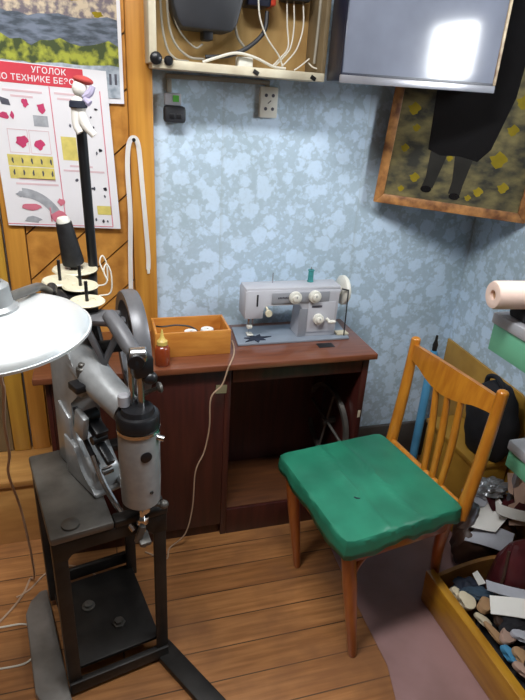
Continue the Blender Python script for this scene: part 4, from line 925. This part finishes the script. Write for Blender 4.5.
def sheet(name, pts, c, rot, th, m, label, cat, group=None, bend=0., bax=0, n=14):
    """cut piece of leather: outline pts around its centre, bent, with real thickness"""
    b = bm_new(); vs = [b.verts.new((x, y, 0)) for x, y in pts]; fc = b.faces.new(vs)
    r = bmesh.ops.extrude_face_region(b, geom=[fc]); bmesh.ops.translate(b, vec=(0, 0, th), verts=[g for g in r['geom'] if isinstance(g, bmesh.types.BMVert)])
    ext = max(abs(q[bax]) for q in pts)
    for k in range(-n, n + 1):
        co = [0, 0, 0]; co[bax] = ext * k / (n + 1); no = [0, 0, 0]; no[bax] = 1
        bmesh.ops.bisect_plane(b, geom=b.verts[:] + b.edges[:] + b.faces[:], plane_co=co, plane_no=no)
    if bend:
        for v in b.verts: v.co.z += bend * (v.co[bax] / ext) ** 2
    o = obj(name, b, m); o.location = c; o.rotation_euler = rot
    return tag(o, label, cat, group)
def outl(rx, ry, n=14, jag=.1, sd=0, pw=2.5):
    out = []
    for k in range(n):
        t = 2 * PI * k / n; c, s_ = math.cos(t), math.sin(t); r = (abs(c) ** pw + abs(s_) ** pw) ** (-1 / pw) * (1 + jag * math.sin(3 * t + sd) * math.cos(2 * t + sd * 2))
        out.append((rx * r * c, ry * r * s_))
    return out
def sole(l, w):
    out = []
    for k in range(24):
        t = 2 * PI * k / 24; x = l * .5 * math.cos(t); yy = w * .5 * math.sin(t) * (1 - .28 * math.exp(-((x / l + .08) * 7) ** 2)) * (.82 if x < 0 else 1); out.append((x, yy))
    return out
# filling layer of the drawer: dark cloth
tag(recentre(obj('dark_cloth', lumpy(bm_new(), (1.175, .86, .042), (.10, .22, .032), (0, 0, 0), .08, 3, .4, .0125), 'cloth_b')), 'black cloth spread along the bottom of the open drawer', 'cloth')
tag(recentre(obj('navy_cloth', lumpy(bm_new(), (1.12, 1.09, .100), (.055, .05, .038), (0, .1, -.3), .14, 4, 1.5), 'cloth_n')), 'crumpled navy cloth at the far end of the open drawer', 'cloth')
tag(recentre(obj('slate_cloth', lumpy(bm_new(), (1.118, 1.055, .132), (.058, .024, .014), (0, .1, -.2), .12, 4, 2.5), 'cloth_s')), 'slate blue cloth strip across the navy cloth in the drawer', 'cloth')
tag(recentre(obj('navy_boot', lumpy(bm_new(), (1.175, .985, .115), (.05, .045, .04), (0, .1, .3), .10, 3, 3.1), 'cloth_n')), 'dark navy shoe upper beside the maroon boot in the drawer', 'shoe upper')
tag(recentre(obj('black_upper', lumpy(bm_new(), (1.17, .935, .115), (.06, .05, .035), (0, .2, .4), .12, 3, 4.3), 'cloth_b')), 'black shoe upper in the middle of the open drawer', 'shoe upper')
def soleblk(name, c, rot, l, w, h, m, label):
    b = bm_new(); prism(b, sole(l, w), (0, 0, 0), (1, 0, 0), (0, 1, 0), (0, 0, h), bev=min(h * .3, .006)); o = obj(name, b, m); o.location = c; o.rotation_euler = rot; return tag(o, label, 'shoe part')
soleblk('shoe_heel', (1.066, 1.045, .118), (.3, .35, -1.1), .062, .05, .026, 'cream_l', 'ivory rubber heel piece with a slot at the drawer side')
soleblk('shoe_heel', (1.052, 1.082, .115), (.2, .5, -.9), .045, .035, .022, 'cream_l', 'small ivory heel piece nearest the far end of the drawer')
soleblk('leather_offcut', (1.108, 1.005, .125), (.2, .2, .4), .07, .055, .02, 'tan', 'tan leather offcut beside the ivory heel in the drawer')
soleblk('shoe_insole', (1.088, .925, .112), (.1, .5, -1.0), .085, .03, .008, 'tan', 'narrow tan insole strip along the drawer side')
soleblk('leather_offcut', (1.105, .895, .122), (.3, .3, .5), .07, .05, .016, 'pinkl', 'pinkish leather offcut under the white strips in the drawer')
soleblk('leather_offcut', (1.150, .885, .128), (.1, .2, -.4), .07, .04, .014, 'greyl', 'grey lining offcut right of the pinkish offcut in the drawer')
soleblk('leather_offcut', (1.110, .835, .120), (.2, .4, -.9), .06, .045, .014, 'tan', 'tan offcut beside the blue piece in the drawer')
soleblk('plastic_piece', (1.083, .855, .112), (.2, .6, -.9), .06, .035, .018, 'blue', 'light blue plastic piece at the drawer side')
soleblk('leather_offcut', (1.128, .958, .124), (.2, -.1, .9), .06, .045, .016, 'brown_l', 'dark brown offcut between the tan offcut and the white strip')
soleblk('leather_offcut', (1.082, .975, .110), (.1, .4, -.8), .06, .03, .012, 'cream_l', 'slim ivory strip right behind the tan insole in the drawer')
soleblk('shoe_heel', (1.142, .835, .118), (.2, .1, .6), .055, .045, .022, 'blackm', 'black rubber heel in front of the pinkish offcut')
soleblk('leather_offcut', (1.185, .870, .122), (-.1, .2, .2), .075, .05, .014, 'cream_l', 'ivory offcut right of the grey lining offcut')
soleblk('leather_offcut', (1.175, .840, .112), (.1, .2, -.7), .065, .04, .014, 'tan', 'tan offcut right of the black rubber heel')
soleblk('leather_offcut', (1.095, .800, .108), (.1, .3, -.7), .07, .04, .014, 'pinkl', 'dusty pink offcut in front of the blue plastic piece')
tag(recentre(obj('dark_upper', lumpy(bm_new(), (1.17, .80, .095), (.075, .07, .045), (0, 0, .5), .14, 3, 5.3), 'brown_l')), 'dark brown shoe upper nearest the camera in the drawer', 'shoe upper')
sheet('paper_strip', [(-.14, -.03), (.14, -.038), (.14, .034), (-.135, .03)], (1.235, .930, .165), (.25, .02, -.42), .003, 'whitel', 'long white leather strip lying across the drawer', 'leather strip', bend=-.012)
sheet('lining_strip', [(-.12, -.02), (.12, -.022), (.12, .024), (-.12, .018)], (1.235, .985, .168), (.1, .02, -.50), .003, 'greyl', 'pale grey lining strip behind the long white strip in the drawer', 'leather strip', bend=.01)
sheet('white_label', [(-.018, -.02), (.02, -.022), (.014, .022), (-.015, .02)], (1.145, 1.095, .150), (.5, .2, .3), .002, 'whitel', 'small white scrap on the navy cloth in the drawer', 'leather scrap')
# maroon boot shaft standing behind / in the drawer
MB = thing('maroon_boot', 'dark maroon leather boot standing behind the white scraps at right', 'boot', (1.26, 1.07, .0131))
b = bm_new(); n = 28; rings = []
for k, (z, rx, ry, dx, dy) in enumerate(((.0130, .07, .075, 0, 0), (.06, .075, .078, 0, 0), (.13, .066, .070, .004, .01), (.21, .064, .056, .006, .012), (.275, .052, .022, .010, .018), (.285, .044, .009, .012, .018))):
    rings.append([b.verts.new((1.270 + dx + rx * math.copysign(abs(math.cos(2 * PI * i / n)) ** .6, math.cos(2 * PI * i / n)) * (1 + .05 * math.sin(3 * i + k)), 1.070 + dy + ry * math.sin(2 * PI * i / n), z)) for i in range(n)])
for a_, c_ in zip(rings, rings[1:]):
    for i in range(n): b.faces.new((a_[i], a_[(i + 1) % n], c_[(i + 1) % n], c_[i]))
b.faces.new(rings[0][::-1]); b.faces.new(rings[-1]); obj('boot_shaft', b, 'maroon', MB)
b = bm_new(); tube(b, [(1.192, 1.045, .02), (1.186, 1.045, .10), (1.204, 1.055, .18), (1.222, 1.08, .265)], .005, 5, 8); obj('seam_piping', b, 'brown_l', MB)

# pile of scraps between the drawer and the crate
tag(recentre(obj('dark_sack', lumpy(bm_new(), (1.315, 1.29, .105), (.135, .085, .115), (0, 0, .05), .07, 3, .9, .002), 'brown_l')), 'dark brown sack on the floor under the white scraps', 'sack')
tag(recentre(obj('plastic_bag', lumpy(bm_new(), (1.062, 1.125, .405), (.026, .030, .050), (.1, .25, 0), .08, 3, 2.0), 'lilac')), 'lilac grey plastic bag hanging at the right corner of the green seat', 'bag')
sheet('leather_scrap', [(-.075, -.045), (.02, -.065), (.085, -.01), (.01, .075), (-.05, .05)], (1.285, 1.285, .225), (.35, -.05, -.25), .003, 'whitel', 'largest bright white leather scrap on top of the dark sack', 'leather scrap', bend=.012)
sheet('leather_scrap', [(-.09, -.035), (.06, -.05), (.08, .03), (-.06, .05)], (1.282, 1.225, .185), (.45, 0, -.55), .003, 'greyl', 'pale grey scrap sticking out below the bright white scrap', 'leather scrap', bend=-.01)
sheet('leather_scrap', [(-.10, -.022), (.10, -.03), (.11, .012), (-.09, .026)], (1.395, 1.235, .250), (.3, .1, -.35), .003, 'whitel', 'narrow white curled strip above the maroon boot', 'leather strip', bend=.02)
holes = [(-.06, -.085), (.055, -.085), (.06, -.03), (.02, -.035), (.008, -.005), (.03, .015), (.06, .01), (.06, .095), (-.045, .10), (-.05, .03), (-.03, .02), (-.028, -.005), (-.055, -.015)]
sheet('leather_offcut', holes, (1.425, 1.275, .275), (.85, 0, -.25), .003, 'pinkl', 'dusty pink leather sheet with cut-outs at the right edge', 'leather scrap', bend=.008)
sheet('leather_offcut', outl(.05, .05, 14, .3, 1.), (1.362, 1.325, .255), (.7, 0, .3), .003, 'maroon', 'round maroon leather scrap left of the dusty pink sheet', 'leather scrap', bend=.006)
sheet('leather_offcut', outl(.05, .035, 12, .3, 2.), (1.395, 1.26, .255), (.7, 0, -.3), .003, 'maroon', 'dark maroon scrap in front of the dusty pink sheet', 'leather scrap', bend=.006)
sheet('leather_scrap', outl(.055, .045, 14, .22, .4), (1.280, 1.345, .262), (.5, 0, .2), .003, 'greyl', 'off-white scrap with curled edge behind the bright white scrap', 'leather scrap', bend=.014)
sheet('leather_scrap', outl(.05, .035, 14, .3, 3.2), (1.325, 1.325, .248), (.5, 0, -.5), .003, 'whitel', 'small off-white scrap between the maroon and curled scraps', 'leather scrap', bend=.012)
sheet('leather_scrap', outl(.022, .016, 10, .2, 1.2), (1.355, 1.285, .245), (.4, 0, 0), .003, 'cloth_b', 'little black scrap right of the bright white scrap', 'leather scrap')
tag(recentre(obj('crumpled_film', lumpy(bm_new(), (1.345, 1.355, .285), (.075, .04, .036), (.2, 0, -.1), .16, 5, 1.7), 'foil')), 'crumpled silvery plastic film in front of the ochre crate behind the scraps', 'plastic film')

# ------------------------------------------------------------------ light
CL = thing('ceiling_light', 'white fluorescent ceiling fixture above the workbench', 'ceiling light', (-.15, .75, 2.65))
obj('housing', bx(bm_new(), -.80, .50, .60, .90, 2.60, 2.6495, .006), 'white', CL)
obj('diffuser', bx(bm_new(), -.78, .48, .62, .88, 2.588, 2.5995, .003), 'tube', CL)
def area(name, loc, rot, sx, sy, e, col):
    l = bpy.data.lights.new(name, 'AREA'); l.shape = 'RECTANGLE'; l.size = sx; l.size_y = sy; l.energy = e; l.color = col
    o = bpy.data.objects.new(name, l); COL.objects.link(o); o.location = loc; o.rotation_euler = rot; return o
area('tube_light', (-.15, .75, 2.58), (0, 0, 0), 1.2, .24, 34, (.97, .99, 1.))
area('added_side_light', (WX - .002, 1.0, 1.77), (0, PI / 2, 0), .20, .30, 9, (.93, .97, 1.))  # added light by the unseen window, brightens the scraps and pink roll
w = bpy.data.worlds.new('room_air'); S.world = w; w.use_nodes = True
w.node_tree.nodes['Background'].inputs[0].default_value = (.6, .7, .8, 1); w.node_tree.nodes['Background'].inputs[1].default_value = .3

# ------------------------------------------------------------------ camera
f_, pitch, yaw, roll = 560., math.radians(24.8), math.radians(17.5), math.radians(3.64)
fw = V((math.sin(yaw) * math.cos(pitch), math.cos(yaw) * math.cos(pitch), -math.sin(pitch)))
r0 = V((math.cos(yaw), -math.sin(yaw), 0)); u0 = r0.cross(fw)
Rr = r0 * math.cos(roll) + u0 * math.sin(roll); Uu = u0 * math.cos(roll) - r0 * math.sin(roll)
cam = bpy.data.cameras.new('camera'); cam.sensor_fit = 'AUTO'; cam.sensor_width = 36; cam.lens = f_ / 700 * 36; cam.clip_start = .02
co = bpy.data.objects.new('camera', cam); COL.objects.link(co)
co.matrix_world = Matrix(((Rr.x, Uu.x, -fw.x, 0), (Rr.y, Uu.y, -fw.y, 0), (Rr.z, Uu.z, -fw.z, 1.574), (0, 0, 0, 1)))
S.camera = co
S.view_settings.view_transform = 'Standard'; S.view_settings.look = 'None'; S.view_settings.gamma = 1; S.view_settings.use_curve_mapping = False
S.view_settings.exposure = 0.32
